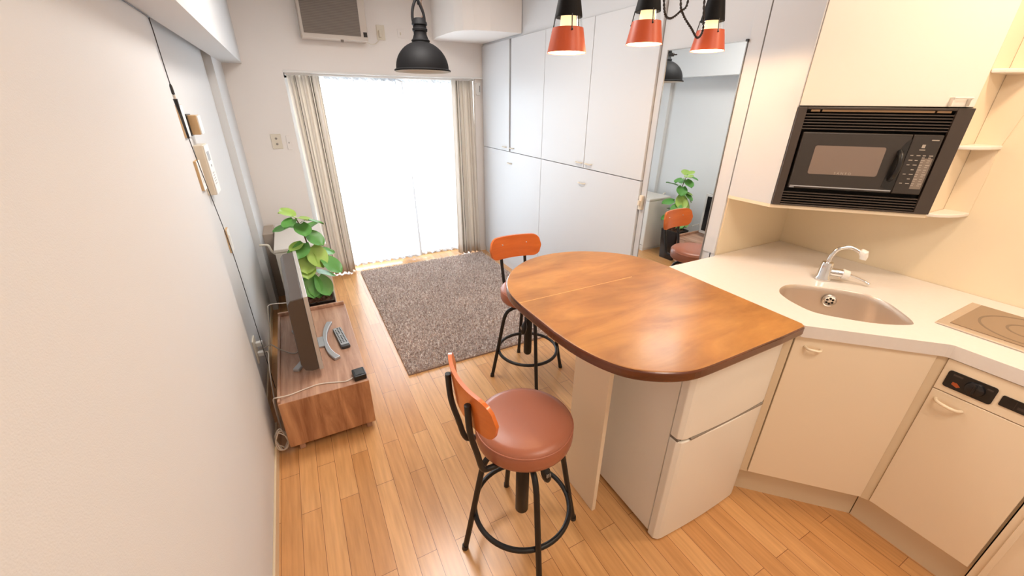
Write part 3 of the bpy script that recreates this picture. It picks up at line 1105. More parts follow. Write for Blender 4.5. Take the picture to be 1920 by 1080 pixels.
# ------------------------------------------------------------------ stools
def make_stool(label):
    t = thing('bar_stool', label, 'stool', (0, 0, 0))
    L = dict(world_coords=False)
    bm = bmesh.new()
    prof = [(0, 0.600), (0.08, 0.6005), (0.135, 0.598), (0.155, 0.592), (0.161, 0.583), (0.1635, 0.579), (0.1655, 0.574), (0.166, 0.555), (0.165, 0.538), (0.162, 0.527), (0.154, 0.523), (0, 0.523)]
    lathe(bm, prof, 56)
    seat = link('seat', bm, M_leather, t, smooth='auto', angle=0.9, **L)
    bm = bmesh.new()
    ring = [(0.1630 * math.cos(2 * PI * k / 56), 0.1630 * math.sin(2 * PI * k / 56), 0.5805) for k in range(56)]
    tube(bm, ring, 0.0028, 6, closed=True)
    link('piping', bm, M_leather, seat, smooth=True, **L)
    # backrest: bent plywood with rounded ends
    bm = bmesh.new()
    W, H, R = 0.172, 0.066, 0.36
    nu, outline = 30, []
    rows_f, rows_b = [], []
    nv = 10
    for i in range(nu + 1):
        s = -W + 2 * W * i / nu
        e = abs(s) / W
        hh = H
        c0 = W - H
        if abs(s) > c0:
            q = min(1.0, (abs(s) - c0) / H)
            hh = H * math.sqrt(max(0.0, 1 - q ** 2.6))
        hh = max(hh, 0.002)
        a = s / R
        f_, b_ = [], []
        for j in range(nv + 1):
            zz = 0.772 + hh * (-1 + 2 * j / nv)
            lean = -0.10 * (zz - 0.77)
            for lst, rr in ((f_, R - 0.006), (b_, R + 0.006)):
                x = -0.218 + (R - rr * math.cos(a)) + lean
                y = rr * math.sin(a)
                lst.append(bm.verts.new((x, y, zz)))
        rows_f.append(f_)
        rows_b.append(b_)
    for i in range(nu):
        for j in range(nv):
            bm.faces.new((rows_f[i][j], rows_f[i + 1][j], rows_f[i + 1][j + 1], rows_f[i][j + 1]))
            bm.faces.new((rows_b[i][j], rows_b[i][j + 1], rows_b[i + 1][j + 1], rows_b[i + 1][j]))
    for i in range(nu):
        bm.faces.new((rows_f[i][0], rows_b[i][0], rows_b[i + 1][0], rows_f[i + 1][0]))
        bm.faces.new((rows_f[i][nv], rows_f[i + 1][nv], rows_b[i + 1][nv], rows_b[i][nv]))
    for j in range(nv):
        bm.faces.new((rows_f[0][j], rows_f[0][j + 1], rows_b[0][j + 1], rows_b[0][j]))
        bm.faces.new((rows_f[nu][j], rows_b[nu][j], rows_b[nu][j + 1], rows_f[nu][j + 1]))
    back = link('backrest', bm, M_back, t, smooth='auto', angle=0.8, **L)
    for s in (-1, 1):
        bm = bmesh.new()
        a = s * 0.078 / R
        x = -0.218 + (R - (R - 0.006) * math.cos(a)) + 0.001
        Ms = Matrix.Translation((x, s * 0.078, 0.79)) @ Matrix.Rotation(PI / 2, 4, 'Y')
        lathe(bm, [(0, 0.003), (0.003, 0.0025), (0.0045, 0)], 12, M=Ms)
        link('screw', bm, M_chrome, back, smooth=True, **L)
    for s in (-1, 1):
        bm = bmesh.new()
        pts = smooth_pts([(0.02, s * 0.055, 0.515), (-0.10, s * 0.066, 0.515), (-0.165, s * 0.070, 0.517), (-0.187, s * 0.073, 0.535), (-0.202, s * 0.076, 0.60), (-0.223, s * 0.078, 0.70), (-0.2275, s * 0.079, 0.80)], 5)
        tube(bm, pts, 0.0095, 12)
        link('back_post', bm, M_blackm, t, smooth='auto', **L)
    bm = bmesh.new()
    lathe(bm, [(0, 0.521), (0.07, 0.521), (0.07, 0.512), (0.026, 0.508), (0.026, 0.47), (0, 0.47)], 28)
    link('swivel_plate', bm, M_blackm, t, smooth='auto', **L)
    bm = bmesh.new()
    lathe(bm, [(0, 0.50), (0.022, 0.50), (0.022, 0.40), (0.0245, 0.395), (0.0245, 0.150), (0.018, 0.140), (0, 0.140)], 24)
    link('center_column', bm, M_blackm, t, smooth='auto', **L)
    off = math.radians(-12)
    for k in range(4):
        a = off + k * PI / 2
        bm = bmesh.new()
        P = [(0.018, 0.468), (0.06, 0.468), (0.100, 0.462), (0.128, 0.444), (0.143, 0.415), (0.152, 0.38), (0.178, 0.24), (0.206, 0.09), (0.222, 0.008)]
        tube(bm, smooth_pts([(r * math.cos(a), r * math.sin(a), z) for r, z in P], 4), 0.0105, 12)
        leg = link('leg', bm, M_blackm, t, smooth='auto', **L)
        bm = bmesh.new()
        tube(bm, [(0.2215 * math.cos(a), 0.2215 * math.sin(a), 0.018), (0.2235 * math.cos(a), 0.2235 * math.sin(a), 0.0)], 0.0125, 12)
        link('foot_cap', bm, M_black, leg, smooth='auto', **L)
    bm = bmesh.new()
    tube(bm, [(0.178 * math.cos(2 * PI * k / 56), 0.178 * math.sin(2 * PI * k / 56), 0.175) for k in range(56)], 0.0095, 10, closed=True)
    link('foot_ring', bm, M_blackm, t, smooth=True, **L)
    bm = bmesh.new()
    a = math.radians(25)
    tube(bm, smooth_pts([(0.012, -0.010, 0.500), (0.040, -0.030, 0.455), (0.056, -0.052, 0.390), (0.064, -0.068, 0.330)], 5), [0.006] * 10 + [0.012, 0.017, 0.018, 0.017, 0.014, 0.008], 14)
    kn = link('height_knob', bm, M_black, t, smooth='auto', **L)
    bm = bmesh.new()
    for q in range(3):
        box(bm, (0.052 + 0.006 * q, -0.0795, 0.362), (0.055 + 0.006 * q, -0.0750, 0.376))
    link('knob_mark', bm, M_print, kn, **L)
    return t


st = make_stool('brown round bar stool with orange backrest in front of the table, nearest the camera')
st2 = copy_tree(st)
st.location = (0.522, 0.888, 0)
st2.location = (1.062, 1.790, 0)
st2.rotation_euler = (0, 0, math.radians(-93))
st2['label'] = 'bar stool with orange backrest half hidden behind the far side of the table'
for o in (st, st2):
    o['group'] = 'bar stools at the table'

# ------------------------------------------------------------------ rug
rg_ = thing('rug', 'shaggy grey-brown rug on the floor in front of the window', 'rug', (1.02, 3.0, 0))
RX0, RX1, RY0, RY1 = 0.385, 1.70, 2.085, 3.945
boxpart('base', (RX0, RY0, 0.0), (RX1, RY1, 0.010), mat('rug_base', (160, 140, 130), 0.95), rg_)
me = bpy.data.meshes.new('pile')
vs, fs = [], []
rnd = random.Random(3)
N = 42000
for k in range(N):
    x, y = rnd.uniform(RX0, RX1), rnd.uniform(RY0, RY1)
    a = rnd.uniform(0, 2 * PI)
    w_ = rnd.uniform(0.003, 0.006)
    h = rnd.uniform(0.009, 0.019)
    dx, dy = rnd.uniform(-0.010, 0.010), rnd.uniform(-0.010, 0.010)
    px = min(max(x + dx, RX0 + 0.001), RX1 - 0.001)
    py = min(max(y + dy, RY0 + 0.001), RY1 - 0.001)
    i = len(vs)
    c, s = math.cos(a) * w_, math.sin(a) * w_
    vs += [(x - c - 1.02, y - s - 3.0, 0.009), (x + c - 1.02, y + s - 3.0, 0.009), (px + s * 0.5 - 1.02, py - c * 0.5 - 3.0, 0.009 + h), (px - c * 0.4 - 1.02, py - s * 0.4 - 3.0, 0.008 + h)]
    fs += [(i, i + 1, i + 2), (i, i + 2, i + 3)]
me.from_pydata(vs, [], fs)
me.materials.append(M_rug)
o = bpy.data.objects.new('pile', me)
col.objects.link(o)
o.parent = rg_
o['kind'] = 'stuff'

# ------------------------------------------------------------------ TV stand
tv = thing('tv_stand', 'low walnut TV stand against the left wall', 'tv stand', (-0.07, 2.2, 0))
TX0, TX1, TY0, TY1, TZ = -0.270, 0.126, 1.732, 2.655, 0.305
boxpart('top_board', (TX0, TY0 + 0.001, TZ - 0.018), (TX1, TY1, TZ), M_walnut, tv, bevel=0.002)
boxpart('side_panel', (TX0, TY0, 0.045), (TX1, TY0 + 0.018, TZ - 0.0005), M_walnutv, tv, bevel=0.0025)
boxpart('side_panel', (TX0, TY1 - 0.018, 0.045), (TX1, TY1, TZ - 0.019), M_walnutv, tv)
boxpart('bottom_board', (TX0, TY0 + 0.018, 0.045), (TX1, TY1 - 0.018, 0.062), M_walnut, tv)
boxpart('back_panel', (TX0, TY0 + 0.018, 0.062), (TX0 + 0.008, TY1 - 0.018, TZ - 0.018), M_walnut, tv)
for y0, y1 in ((TY0 + 0.02, 2.19), (2.196, TY1 - 0.02)):
    dw = boxpart('drawer', (TX1 - 0.018, y0, 0.064), (TX1 - 0.002, y1, TZ - 0.02), M_walnut, tv, bevel=0.001)
bm = bmesh.new()
prism(bm, rounded(TX0, TY1 - 0.016, TX1 - 0.005, TY1, 0.004), TZ, TZ + 0.026)
link('far_lip', bm, M_walnut, tv, bevel=0.004)
bm = bmesh.new()
box(bm, (TX0, TY0 + 0.006, TZ), (TX0 + 0.012, TY1 - 0.016, TZ + 0.014))
link('rear_lip', bm, M_walnut, tv, bevel=0.002)
for x in (TX0 + 0.035, TX1 - 0.045):
    for y in (TY0 + 0.02, TY1 - 0.05):
        bm = bmesh.new()
        prism(bm, [(x, y), (x + 0.026, y), (x + 0.026, y + 0.03), (x, y + 0.03)], 0.0, 0.045)
        link('leg', bm, M_walnut, tv, bevel=0.003)

# ------------------------------------------------------------------ TV
tel = thing('television', 'flat television seen edge-on on the walnut stand', 'television', (-0.10, 2.2, TZ))
ya, yb = 1.872, 2.575
xa, xb = -0.060, -0.088
d_ = Vector((xb - xa, yb - ya, 0))
ll = d_.length
d_.normalize()
nn = Vector((-d_.y, d_.x, 0))       # towards the wall (-x)
MT = Matrix(((d_.x, nn.x, 0, xa), (d_.y, nn.y, 0, ya), (0, 0, 1, 0), (0, 0, 0, 1)))   # local (along, back, z)
zb, zt = 0.345, 0.742
bm = bmesh.new()
box(bm, (0, 0.0, zb), (ll, 0.018, zt), MT)
link('bezel', bm, M_tvb, tel, bevel=0.002)
bm = bmesh.new()
box(bm, (0.022, -0.0012, zb + 0.03), (ll - 0.022, 0.0, zt - 0.022), MT)
link('screen', bm, M_screen, tel)
bm = bmesh.new()
sec = [(0.018, zb + 0.004), (0.018, zt - 0.002), (0.072, zt - 0.008), (0.088, zt - 0.03), (0.092, zb + 0.05), (0.078, zb + 0.012), (0.05, zb + 0.002)]
a_ = [bm.verts.new(MT @ Vector((0.002, p[0], p[1]))) for p in sec]
b_ = [bm.verts.new(MT @ Vector((ll - 0.002, p[0], p[1]))) for p in sec]
bm.faces.new(a_)
bm.faces.new(list(reversed(b_)))
for i in range(len(sec)):
    j = (i + 1) % len(sec)
    bm.faces.new((a_[i], b_[i], b_[j], a_[j]))
link('rear_housing', bm, M_tv, tel, bevel=0.004)
bm = bmesh.new()
box(bm, (ll / 2 - 0.05, 0.03, TZ + 0.012), (ll / 2 + 0.05, 0.06, zb + 0.02), MT)
link('neck', bm, M_silver, tel)
for pts, nm in (([(0.010, 2.41), (-0.016, 2.33), (-0.030, 2.24), (-0.028, 2.13), (-0.014, 2.05), (0.012, 1.985)], 'front_foot'),
                ([(-0.185, 2.40), (-0.150, 2.30), (-0.135, 2.20), (-0.135, 2.12), (-0.150, 2.04), (-0.188, 1.965)], 'rear_foot')):
    bm = bmesh.new()
    ctr = smooth_pts([(x, y, 0) for x, y in pts], 5)
    L_, R_ = [], []
    for i, p in enumerate(ctr):
        t_ = (ctr[min(i + 1, len(ctr) - 1)] - ctr[max(i - 1, 0)]).normalized()
        w_ = 0.009 + 0.008 * abs(i / (len(ctr) - 1) - 0.5) * 2
        if i in (0, len(ctr) - 1):
            w_ *= 0.9
        q = Vector((-t_.y, t_.x, 0)) * w_
        L_.append((p.x + q.x, p.y + q.y))
        R_.append((p.x - q.x, p.y - q.y))
    prism(bm, L_ + list(reversed(R_)), TZ + 0.0005, TZ + 0.016)
    link(nm, bm, M_silver, tel, bevel=0.003)
bm = bmesh.new()
box(bm, (-0.14, 2.14, TZ + 0.001), (-0.03, 2.25, TZ + 0.013))
link('foot_bridge', bm, M_silver, tel, bevel=0.003)

# remote
rm = thing('remote_control', 'grey remote control on the TV stand beside the television', 'remote control', (0.05, 2.15, TZ))
MR = Matrix.Translation((0.053, 2.19, TZ)) @ Matrix.Rotation(math.radians(6), 4, 'Z')
bm = bmesh.new()
prism(bm, rounded(-0.024, -0.118, 0.024, 0.118, 0.010), 0.0006, 0.018, MR)
link('body', bm, mat('remote_dark', (58, 56, 58), 0.35), rm, bevel=0.004, seg=3)
bm = bmesh.new()
prism(bm, rounded(-0.021, -0.095, 0.021, 0.112, 0.007), 0.0178, 0.0190, MR)
link('face_plate', bm, M_silver, rm)
bm = bmesh.new()
for i in range(10):
    for j in range(3):
        if (i, j) in ((0, 0), (4, 1)):
            continue
        x, y = -0.013 + j * 0.013, 0.098 - i * 0.0185
        box(bm, (x - 0.003, y - 0.004, 0.0188), (x + 0.003, y + 0.004, 0.0212), MR)
link('buttons', bm, M_black, rm)

# adapter with white cable
ad = thing('power_adapter', 'small black adapter box on the near edge of the TV stand', 'adapter', (0.09, 1.785, TZ))
MA = Matrix.Translation((0.090, 1.783, TZ)) @ Matrix.Rotation(math.radians(4), 4, 'Z')
bm = bmesh.new()
prism(bm, rounded(-0.029, -0.036, 0.029, 0.036, 0.006), 0.0005, 0.028, MA)
link('case', bm, M_black, ad, bevel=0.003)
bm = bmesh.new()
prism(bm, rounded(-0.018, -0.024, 0.020, 0.026, 0.003), 0.028, 0.0288, MA)
link('label_panel', bm, mat('adapter_grey', (62, 64, 66), 0.3), ad)


def cable(name, pts, rad, m, label, cat='cable', group=None, n=8):
    bm = bmesh.new()
    tube(bm, smooth_pts(pts, n), rad, 8)
    o = link(name, bm, m, smooth=True)
    tag(o, label, cat, group)
    return o


cable('cable', [(0.058, 1.775, TZ + 0.008), (0.03, 1.768, TZ + 0.004), (0.006, 1.773, TZ + 0.004), (-0.087, 1.802, TZ + 0.004), (-0.158, 1.793, TZ + 0.004), (-0.214, 1.779, TZ + 0.005), (-0.262, 1.762, TZ + 0.018),
                (-0.283, 1.772, TZ + 0.012), (-0.292, 1.80, TZ - 0.03), (-0.300, 1.84, 0.2), (-0.305, 1.86, 0.1)], 0.0028, M_cord, 'white cable from the black adapter running over the near end of the TV stand')
coil = []
for k in range(90):
    a = 2 * PI * k / 22
    coil.append((-0.300 + 0.024 * math.cos(a) + 0.003 * math.sin(k * 0.9), 1.765 + 0.012 * math.sin(k * 0.37), 0.078 + 0.055 * math.sin(a) + 0.006 * math.cos(k * 0.7)))
bm = bmesh.new()
tube(bm, coil, 0.0028, 6)
o = link('cable_coil', bm, M_cord, smooth=True)
tag(o, 'coil of white cable between the TV stand and the left wall', 'cable')
cable('cable', [(-0.365, 2.70, 0.08), (-0.345, 2.72, 0.20), (-0.325, 2.74, 0.33), (-0.312, 2.75, 0.352), (-0.27, 2.75, 0.353), (-0.207, 2.75, 0.345), (-0.18, 2.72, 0.37), (-0.17, 2.60, 0.42)], 0.003, M_cord,
      'white cable behind the far end of the television')
cable('cable', [(-0.362, 2.30, 0.30), (-0.335, 2.28, 0.31), (-0.30, 2.26, 0.33), (-0.26, 2.20, 0.325), (-0.20, 2.15, TZ + 0.004), (-0.17, 2.16, TZ + 0.006), (-0.145, 2.20, 0.36)], 0.003, mat('grey_cord', (176, 166, 156), 0.5),
      'grey cable from the wall outlet to the back of the television')
# wall outlet with plugs low on the left wall
wo = thing('wall_outlet', 'wall outlet with plugged-in cables on the left wall behind the TV stand', 'outlet', (XF, 2.28, 0.3))
boxpart('plate', (XF, 2.24, 0.24), (XF + 0.008, 2.32, 0.38), M_offw, wo, bevel=0.003)
boxpart('plug', (XF + 0.008, 2.262, 0.27), (XF + 0.036, 2.288, 0.295), M_white, wo, bevel=0.004)
boxpart('plug', (XF + 0.008, 2.285, 0.32), (XF + 0.040, 2.310, 0.345), M_white, wo, bevel=0.004)
cable('cable', [(-0.345, 2.272, 0.282), (-0.325, 2.25, 0.30), (-0.315, 2.20, 0.31), (-0.315, 2.13, 0.29), (-0.318, 2.06, 0.22), (-0.318, 1.98, 0.12), (-0.31, 1.90, 0.03)], 0.003, M_cord,
      'white cable drooping from the wall outlet down behind the TV stand')

# black thin cable with connector down the left wall
xw = XL + 0.004
cable('wall_cable', [(xw, 1.0, 1.795), (xw, 1.4, 1.795), (xw, 1.90, 1.795), (xw, 1.94, 1.785), (xw, 1.944, 1.70), (xw, 1.947, 1.594), (xw, 1.978, 1.417), (xw - 0.001, 2.06, 1.20), (xw - 0.002, 2.177, 0.883), (xw - 0.002, 2.21, 0.45), (xw - 0.002, 2.224, 0.07)],
      0.0016, mat('dark_cord', (60, 56, 54), 0.5), 'thin black cable running down the left wall from the beam')
cn = thing('cable_connector', 'black inline connector on the thin cable high on the left wall', 'connector', (xw, 1.955, 1.55))
bm = bmesh.new()
tube(bm, [(xw, 1.9465, 1.600), (xw, 1.9475, 1.592), (xw, 1.950, 1.566)], [0.002, 0.0045, 0.005], 10)
link('plug', bm, M_black, cn, smooth='auto')
bm = bmesh.new()
tube(bm, [(xw, 1.951, 1.564), (xw, 1.953, 1.552)], 0.0045, 10)
link('collar', bm, M_cord, cn, smooth='auto')
bm = bmesh.new()
tube(bm, [(xw, 1.953, 1.551), (xw, 1.957, 1.530), (xw, 1.964, 1.50), (xw, 1.978, 1.418)], [0.007, 0.006, 0.0045, 0.004], 10)
link('socket', bm, M_black, cn, smooth='auto')

# switches and boxes on the left wall
def plate(y0, y1, z0, z1, dep, label, m=M_white, cat='switch', extra=None):
    t = thing('wall_plate', label, cat, (XF, (y0 + y1) / 2, (z0 + z1) / 2))
    boxpart('back_box', (XF, y0, z0), (XF + dep, y1, z1), M_tanshade, t, bevel=0.001)  # white plate body, its shaded side painted tan
    boxpart('plate', (XF + dep, y0 + 0.001, z0 + 0.001), (XF + dep + 0.002, y1 - 0.001, z1 - 0.001), m, t, bevel=0.0008)
    boxpart('rocker', (XF + dep + 0.0015, y0 + 0.02, z0 + 0.03), (XF + dep + 0.004, y1 - 0.02, z1 - 0.03), m, t, bevel=0.001)
    return t


plate(2.19, 2.27, 1.405, 1.530, 0.010, 'upper switch plate beside the black cable on the left wall')
plate(2.20, 2.28, 1.185, 1.310, 0.010, 'lower switch plate below the black cable connector on the left wall')
plate(2.42, 2.49, 0.825, 0.945, 0.010, 'low switch plate on the left wall above the television')
th = thing('thermostat', 'small square wall control box between the cable and the intercom', 'thermostat', (XF, 2.42, 1.45))
boxpart('back_plate', (XF, 2.305, 1.405), (XF + 0.010, 2.40, 1.492), M_black, th)
boxpart('cover', (XF + 0.002, 2.325, 1.408), (XF + 0.040, 2.40, 1.488), M_tanshade, th, bevel=0.002)  # tan paints in the shade on the box side
boxpart('front', (XF + 0.040, 2.327, 1.410), (XF + 0.045, 2.398, 1.486), M_white, th, bevel=0.001)
ic = thing('intercom', 'white intercom panel with a small grey screen on the left wall', 'intercom', (XF, 2.4, 1.27))
boxpart('housing', (XF, 2.305, 1.145), (XF + 0.034, 2.425, 1.365), M_offw, ic, bevel=0.003)
fp = boxpart('front_cover', (XF + 0.034, 2.307, 1.147), (XF + 0.039, 2.423, 1.363), M_white, ic, bevel=0.002)
boxpart('screen', (XF + 0.0388, 2.325, 1.295), (XF + 0.0396, 2.385, 1.335), mat('lcd_grey', (140, 142, 146), 0.3), ic)
bm = bmesh.new()
for i in range(5):
    for j in range(4):
        box(bm, (XF + 0.0388, 2.33 + j * 0.014, 1.19 + i * 0.012), (XF + 0.0396, 2.336 + j * 0.014, 1.195 + i * 0.012))
link('speaker_holes', bm, mat('hole_grey', (176, 174, 172), 0.5), ic)
boxpart('button', (XF + 0.0388, 2.35, 1.268), (XF + 0.041, 2.36, 1.278), mat('button_grey', (150, 150, 154), 0.4), ic)

# plates on the window wall
pt = thing('wall_outlet', 'beige socket plate on the window wall left of the curtain', 'outlet', (-0.09, 4.0, 1.24))
boxpart('plate', (-0.128, 3.992, 1.185), (-0.052, 4.0, 1.300), M_offw, pt, bevel=0.002)
for z in (1.265, 1.222):
    bm = bmesh.new()
    lathe(bm, [(0, 0.0035), (0.008, 0.003), (0.009, 0)], 16, M=Matrix.Translation((-0.09, 3.992, z)) @ Matrix.Rotation(PI / 2, 4, 'X'))
    link('terminal', bm, mat('terminal_grey', (150, 140, 130), 0.4), pt, smooth='auto')
pt = thing('cord_holder', 'slim white curtain cord holder on the window wall beside the socket plate', 'holder', (-0.004, 4.0, 1.23))
boxpart('plate', (-0.018, 3.99, 1.175), (0.014, 4.0, 1.285), M_wallb, pt, bevel=0.002)
boxpart('peg', (-0.006, 3.982, 1.225), (0.002, 3.99, 1.235), mat('peg_grey', (160, 154, 148), 0.5), pt, bevel=0.001)
pt = thing('wall_outlet', 'beige outlet plate beside the wall air unit, high on the window wall', 'outlet', (0.85, 4.0, 2.07))
boxpart('plate', (0.818, 3.992, 2.018), (0.885, 4.0, 2.125), M_offw, pt, bevel=0.002)
boxpart('plug', (0.832, 3.966, 2.035), (0.850, 3.992, 2.085), M_offw, pt, bevel=0.003)
pt = thing('wall_plate', 'small pale wall plate right of the beige outlet, high on the window wall', 'plate', (1.02, 4.0, 2.075))
boxpart('plate', (0.992, 3.994, 2.045), (1.055, 4.0, 2.11), M_wallb, pt, bevel=0.002)
boxpart('peg', (1.012, 3.988, 2.065), (1.020, 3.994, 2.085), M_offw, pt, bevel=0.001)
hk = thing('wall_hook', 'small white device on the window wall between the curtain and the closet', 'sensor', (1.725, 4.02, 1.66))
bm = bmesh.new()
prism(bm, rounded(1.705, 1.612, 1.755, 1.722, 0.012), 0, 0.02, Matrix(((1, 0, 0, 0), (0, 0, -1, 4.02), (0, 1, 0, 0), (0, 0, 0, 1))))
link('case', bm, M_white, hk, bevel=0.003)
boxpart('slot', (1.742, 3.9992, 1.640), (1.747, 4.0002, 1.695), mat('slot_dark', (90, 84, 80), 0.6), hk)

# wall air unit
ac = thing('wall_air_unit', 'white box air unit with taupe filter grille high on the window wall', 'air unit', (0.48, 4.0, 1.98))
boxpart('housing', (0.236, 3.85, 1.985), (0.718, 3.999, 2.31), mat('unit_beige', (206, 194, 182), 0.5), ac, bevel=0.006)
bm = bmesh.new()
box(bm, (0.254, 3.8455, 2.015), (0.664, 3.8495, 2.285))
gr = link('grille', bm, M_grille, ac)
bm = bmesh.new()
for k in range(26):
    z = 2.020 + k * 0.0102
    box(bm, (0.256, 3.842, z), (0.662, 3.8455, z + 0.004))
link('grille_fins', bm, mat('fin_taupe', (142, 130, 120), 0.7), gr)
boxpart('switch', (0.684, 3.846, 2.012), (0.712, 3.85, 2.045), M_vent, ac)
bm = bmesh.new()
lathe(bm, [(0, 1.968), (0.010, 1.97), (0.012, 1.985)], 16, center=(0.52, 3.865))
link('drain_knob', bm, M_grille, ac, smooth='auto')
bm = bmesh.new()
tube(bm, smooth_pts([(0.712, 3.90, 1.988), (0.75, 3.93, 1.975), (0.80, 3.97, 1.99), (0.838, 3.975, 2.03)], 6), 0.003, 6)
link('power_cord', bm, M_offw, ac, smooth=True)

# ------------------------------------------------------------------ floor unit, pot plant
hb = thing('floor_air_unit', 'white floor-standing air unit in the corner behind the plant', 'air unit', (-0.06, 3.45, 0))
boxpart('cabinet', (-0.235, 3.11, 0.02), (0.095, 3.82, 0.575), mat('unit_white', (222, 216, 208), 0.4), hb, bevel=0.006)
boxpart('top_cover', (-0.240, 3.105, 0.575), (0.100, 3.825, 0.600), mat('unit_top', (216, 208, 198), 0.4), hb, bevel=0.006)
boxpart('plinth', (-0.225, 3.12, 0.0), (0.085, 3.81, 0.02), M_white, hb)
bm = bmesh.new()
for k in range(6):
    for q in range(6):
        box(bm, (0.0951, 3.19 + k * 0.014, 0.08 + q * 0.014), (0.0962, 3.198 + k * 0.014, 0.088 + q * 0.014))
link('vent_holes', bm, M_vent, hb)
bm = bmesh.new()
box(bm, (0.095, 3.12, 0.066), (0.0965, 3.8, 0.069))
link('seam', bm, M_vent, hb)
bm = bmesh.new()
tube(bm, smooth_pts([(-0.235, 3.25, 0.52), (-0.262, 3.25, 0.55), (-0.275, 3.25, 0.595), (-0.30, 3.26, 0.60), (-0.33, 3.27, 0.60)], 5), 0.008, 8)
link('pipe', bm, M_offw, hb, smooth=True)
bm = bmesh.new()
box(bm, (XP, 3.70, 0.0), (-0.26, 3.985, 0.56))
o = link('corner_box', bm, mat('duct_beige', (190, 174, 158), 0.7), bevel=0.004)
tag(o, 'beige boxed pipe cover in the corner left of the floor air unit', 'pipe cover')

pl_ = thing('potted_plant', 'green potted plant with round leaves behind the television', 'plant', (-0.03, 2.83, 0))
PX, PY = -0.025, 2.815
bm = bmesh.new()
prof = [(0.085, 0.0), (0.102, 0.31), (0.102, 0.322), (0.092, 0.322), (0.090, 0.30)]
rings = []
for hw, z in prof:
    rings.append([bm.verts.new((PX + x, PY + y, z)) for x, y in rounded(-hw, -hw, hw, hw, 0.012, 3)])
for a, b_ in zip(rings, rings[1:]):
    k_ = len(a)
    for k in range(k_):
        bm.faces.new((a[k], a[(k + 1) % k_], b_[(k + 1) % k_], b_[k]))
bm.faces.new(list(reversed(rings[0])))
bm.faces.new(rings[-1])
link('pot', bm, M_pot, pl_, smooth='auto')
bm = bmesh.new()
rnd = random.Random(5)
box(bm, (PX - 0.088, PY - 0.088, 0.296), (PX + 0.088, PY + 0.088, 0.303))
for k in range(90):
    s = rnd.uniform(0.008, 0.018)
    v = bmesh.ops.create_cube(bm, size=1)['verts']
    ptransform(bm, v, Matrix.Translation((PX + rnd.uniform(-0.078, 0.078), PY + rnd.uniform(-0.078, 0.078), 0.306 + rnd.uniform(0, 0.006))) @ Matrix.Rotation(rnd.uniform(0, 6), 4, (rnd.random(), rnd.random(), 1)) @ Matrix.Diagonal((s, s * 0.7, s * 0.35, 1)))
link('bark_mulch', bm, M_soil, pl_)
stem_pts = [Vector(p) for p in smooth_pts([(PX - 0.01, PY, 0.30), (PX - 0.018, PY + 0.005, 0.42), (PX - 0.004, PY, 0.55), (PX + 0.004, PY + 0.01, 0.68), (PX - 0.01, PY + 0.01, 0.80), (PX - 0.03, PY, 0.88)], 8)]
bm = bmesh.new()
tube(bm, stem_pts, [0.007 - 0.004 * i / len(stem_pts) for i in range(len(stem_pts))], 8)
link('stem', bm, M_bark, pl_, smooth=True)


def leaf(bm, base, out, size, tilt, roll=0.0, stalk=0.05):
    """roundish leaf: stalk from base along out, blade beyond"""
    out = Vector(out).normalized()
    side = out.cross(Vector((0, 0, 1)))
    if side.length < 0.05:
        side = Vector((1, 0, 0))
    side.normalize()
    tip_dir = (out * math.cos(tilt) + Vector((0, 0, 1)) * math.sin(tilt)).normalized()
    nrm = side.cross(tip_dir).normalized()
    side = (side * math.cos(roll) + nrm * math.sin(roll)).normalized()
    nrm = side.cross(tip_dir).normalized()
    p0 = Vector(base)
    p1 = p0 + out * stalk + Vector((0, 0, 0.012))
    tube(bm, [p0, (p0 + p1) / 2 + Vector((0, 0, 0.005)), p1], 0.0017, 5)
    nseg = 9
    rows = []
    for i in range(nseg + 1):
        t = i / nseg
        L = size * 1.08
        wd = size * 0.52 * (math.sin(PI * min(1, t * 0.96 + 0.04)) ** 0.55) * (1 - 0.12 * t)
        if i == nseg:
            wd = 0.001
        if i == 0:
            wd = size * 0.22
        row = []
        for j in range(-3, 4):
            s = j / 3
            off = -0.16 * size * (t ** 2) + 0.09 * size * abs(s) ** 1.5 + 0.015 * size * math.sin(9 * t) * abs(s)
            back = -0.10 * size * abs(s) * (1 if i == 0 else max(0, 1 - 3 * t))
            row.append(bm.verts.new(p1 + tip_dir * (t * L + back) + side * (s * wd) + nrm * off))
        rows.append(row)
    for a, b_ in zip(rows, rows[1:]):
        for k in range(6):
            bm.faces.new((a[k], a[k + 1], b_[k + 1], b_[k]))


def stem_at(z):
    return min(stem_pts, key=lambda p: abs(p.z - z))


rnd = random.Random(11)
dark = [  # (z, azimuth deg, size, tilt, roll, stalk)
    (0.47, -95, 0.135, -1.0, 0.1, 0.045), (0.45, -50, 0.13, -1.0, -0.1, 0.065), (0.43, -75, 0.12, -0.9, 0.2, 0.03), (0.56, -28, 0.13, -0.75, -0.25, 0.095), (0.50, 95, 0.11, -0.2, 0.1, 0.05),
    (0.45, 30, 0.12, -0.5, -0.2, 0.06), (0.66, 205, 0.105, -0.8, 0.3, 0.06), (0.70, 240, 0.11, -0.7, 0.2, 0.035), (0.76, -40, 0.115, -0.7, -0.2, 0.03), (0.76, 60, 0.11, 0.1, 0.2, 0.05),
    (0.80, 175, 0.10, -0.3, 0.2, 0.06), (0.83, -80, 0.105, -0.6, 0.1, 0.025), (0.84, 0, 0.10, -0.4, 0.1, 0.04), (0.78, 125, 0.10, 0.1, 0.0, 0.06),
    (0.60, 30, 0.12, -0.3, -0.3, 0.06), (0.86, 230, 0.09, -0.4, 0.1, 0.03), (0.62, 150, 0.10, -0.3, 0.2, 0.05)]
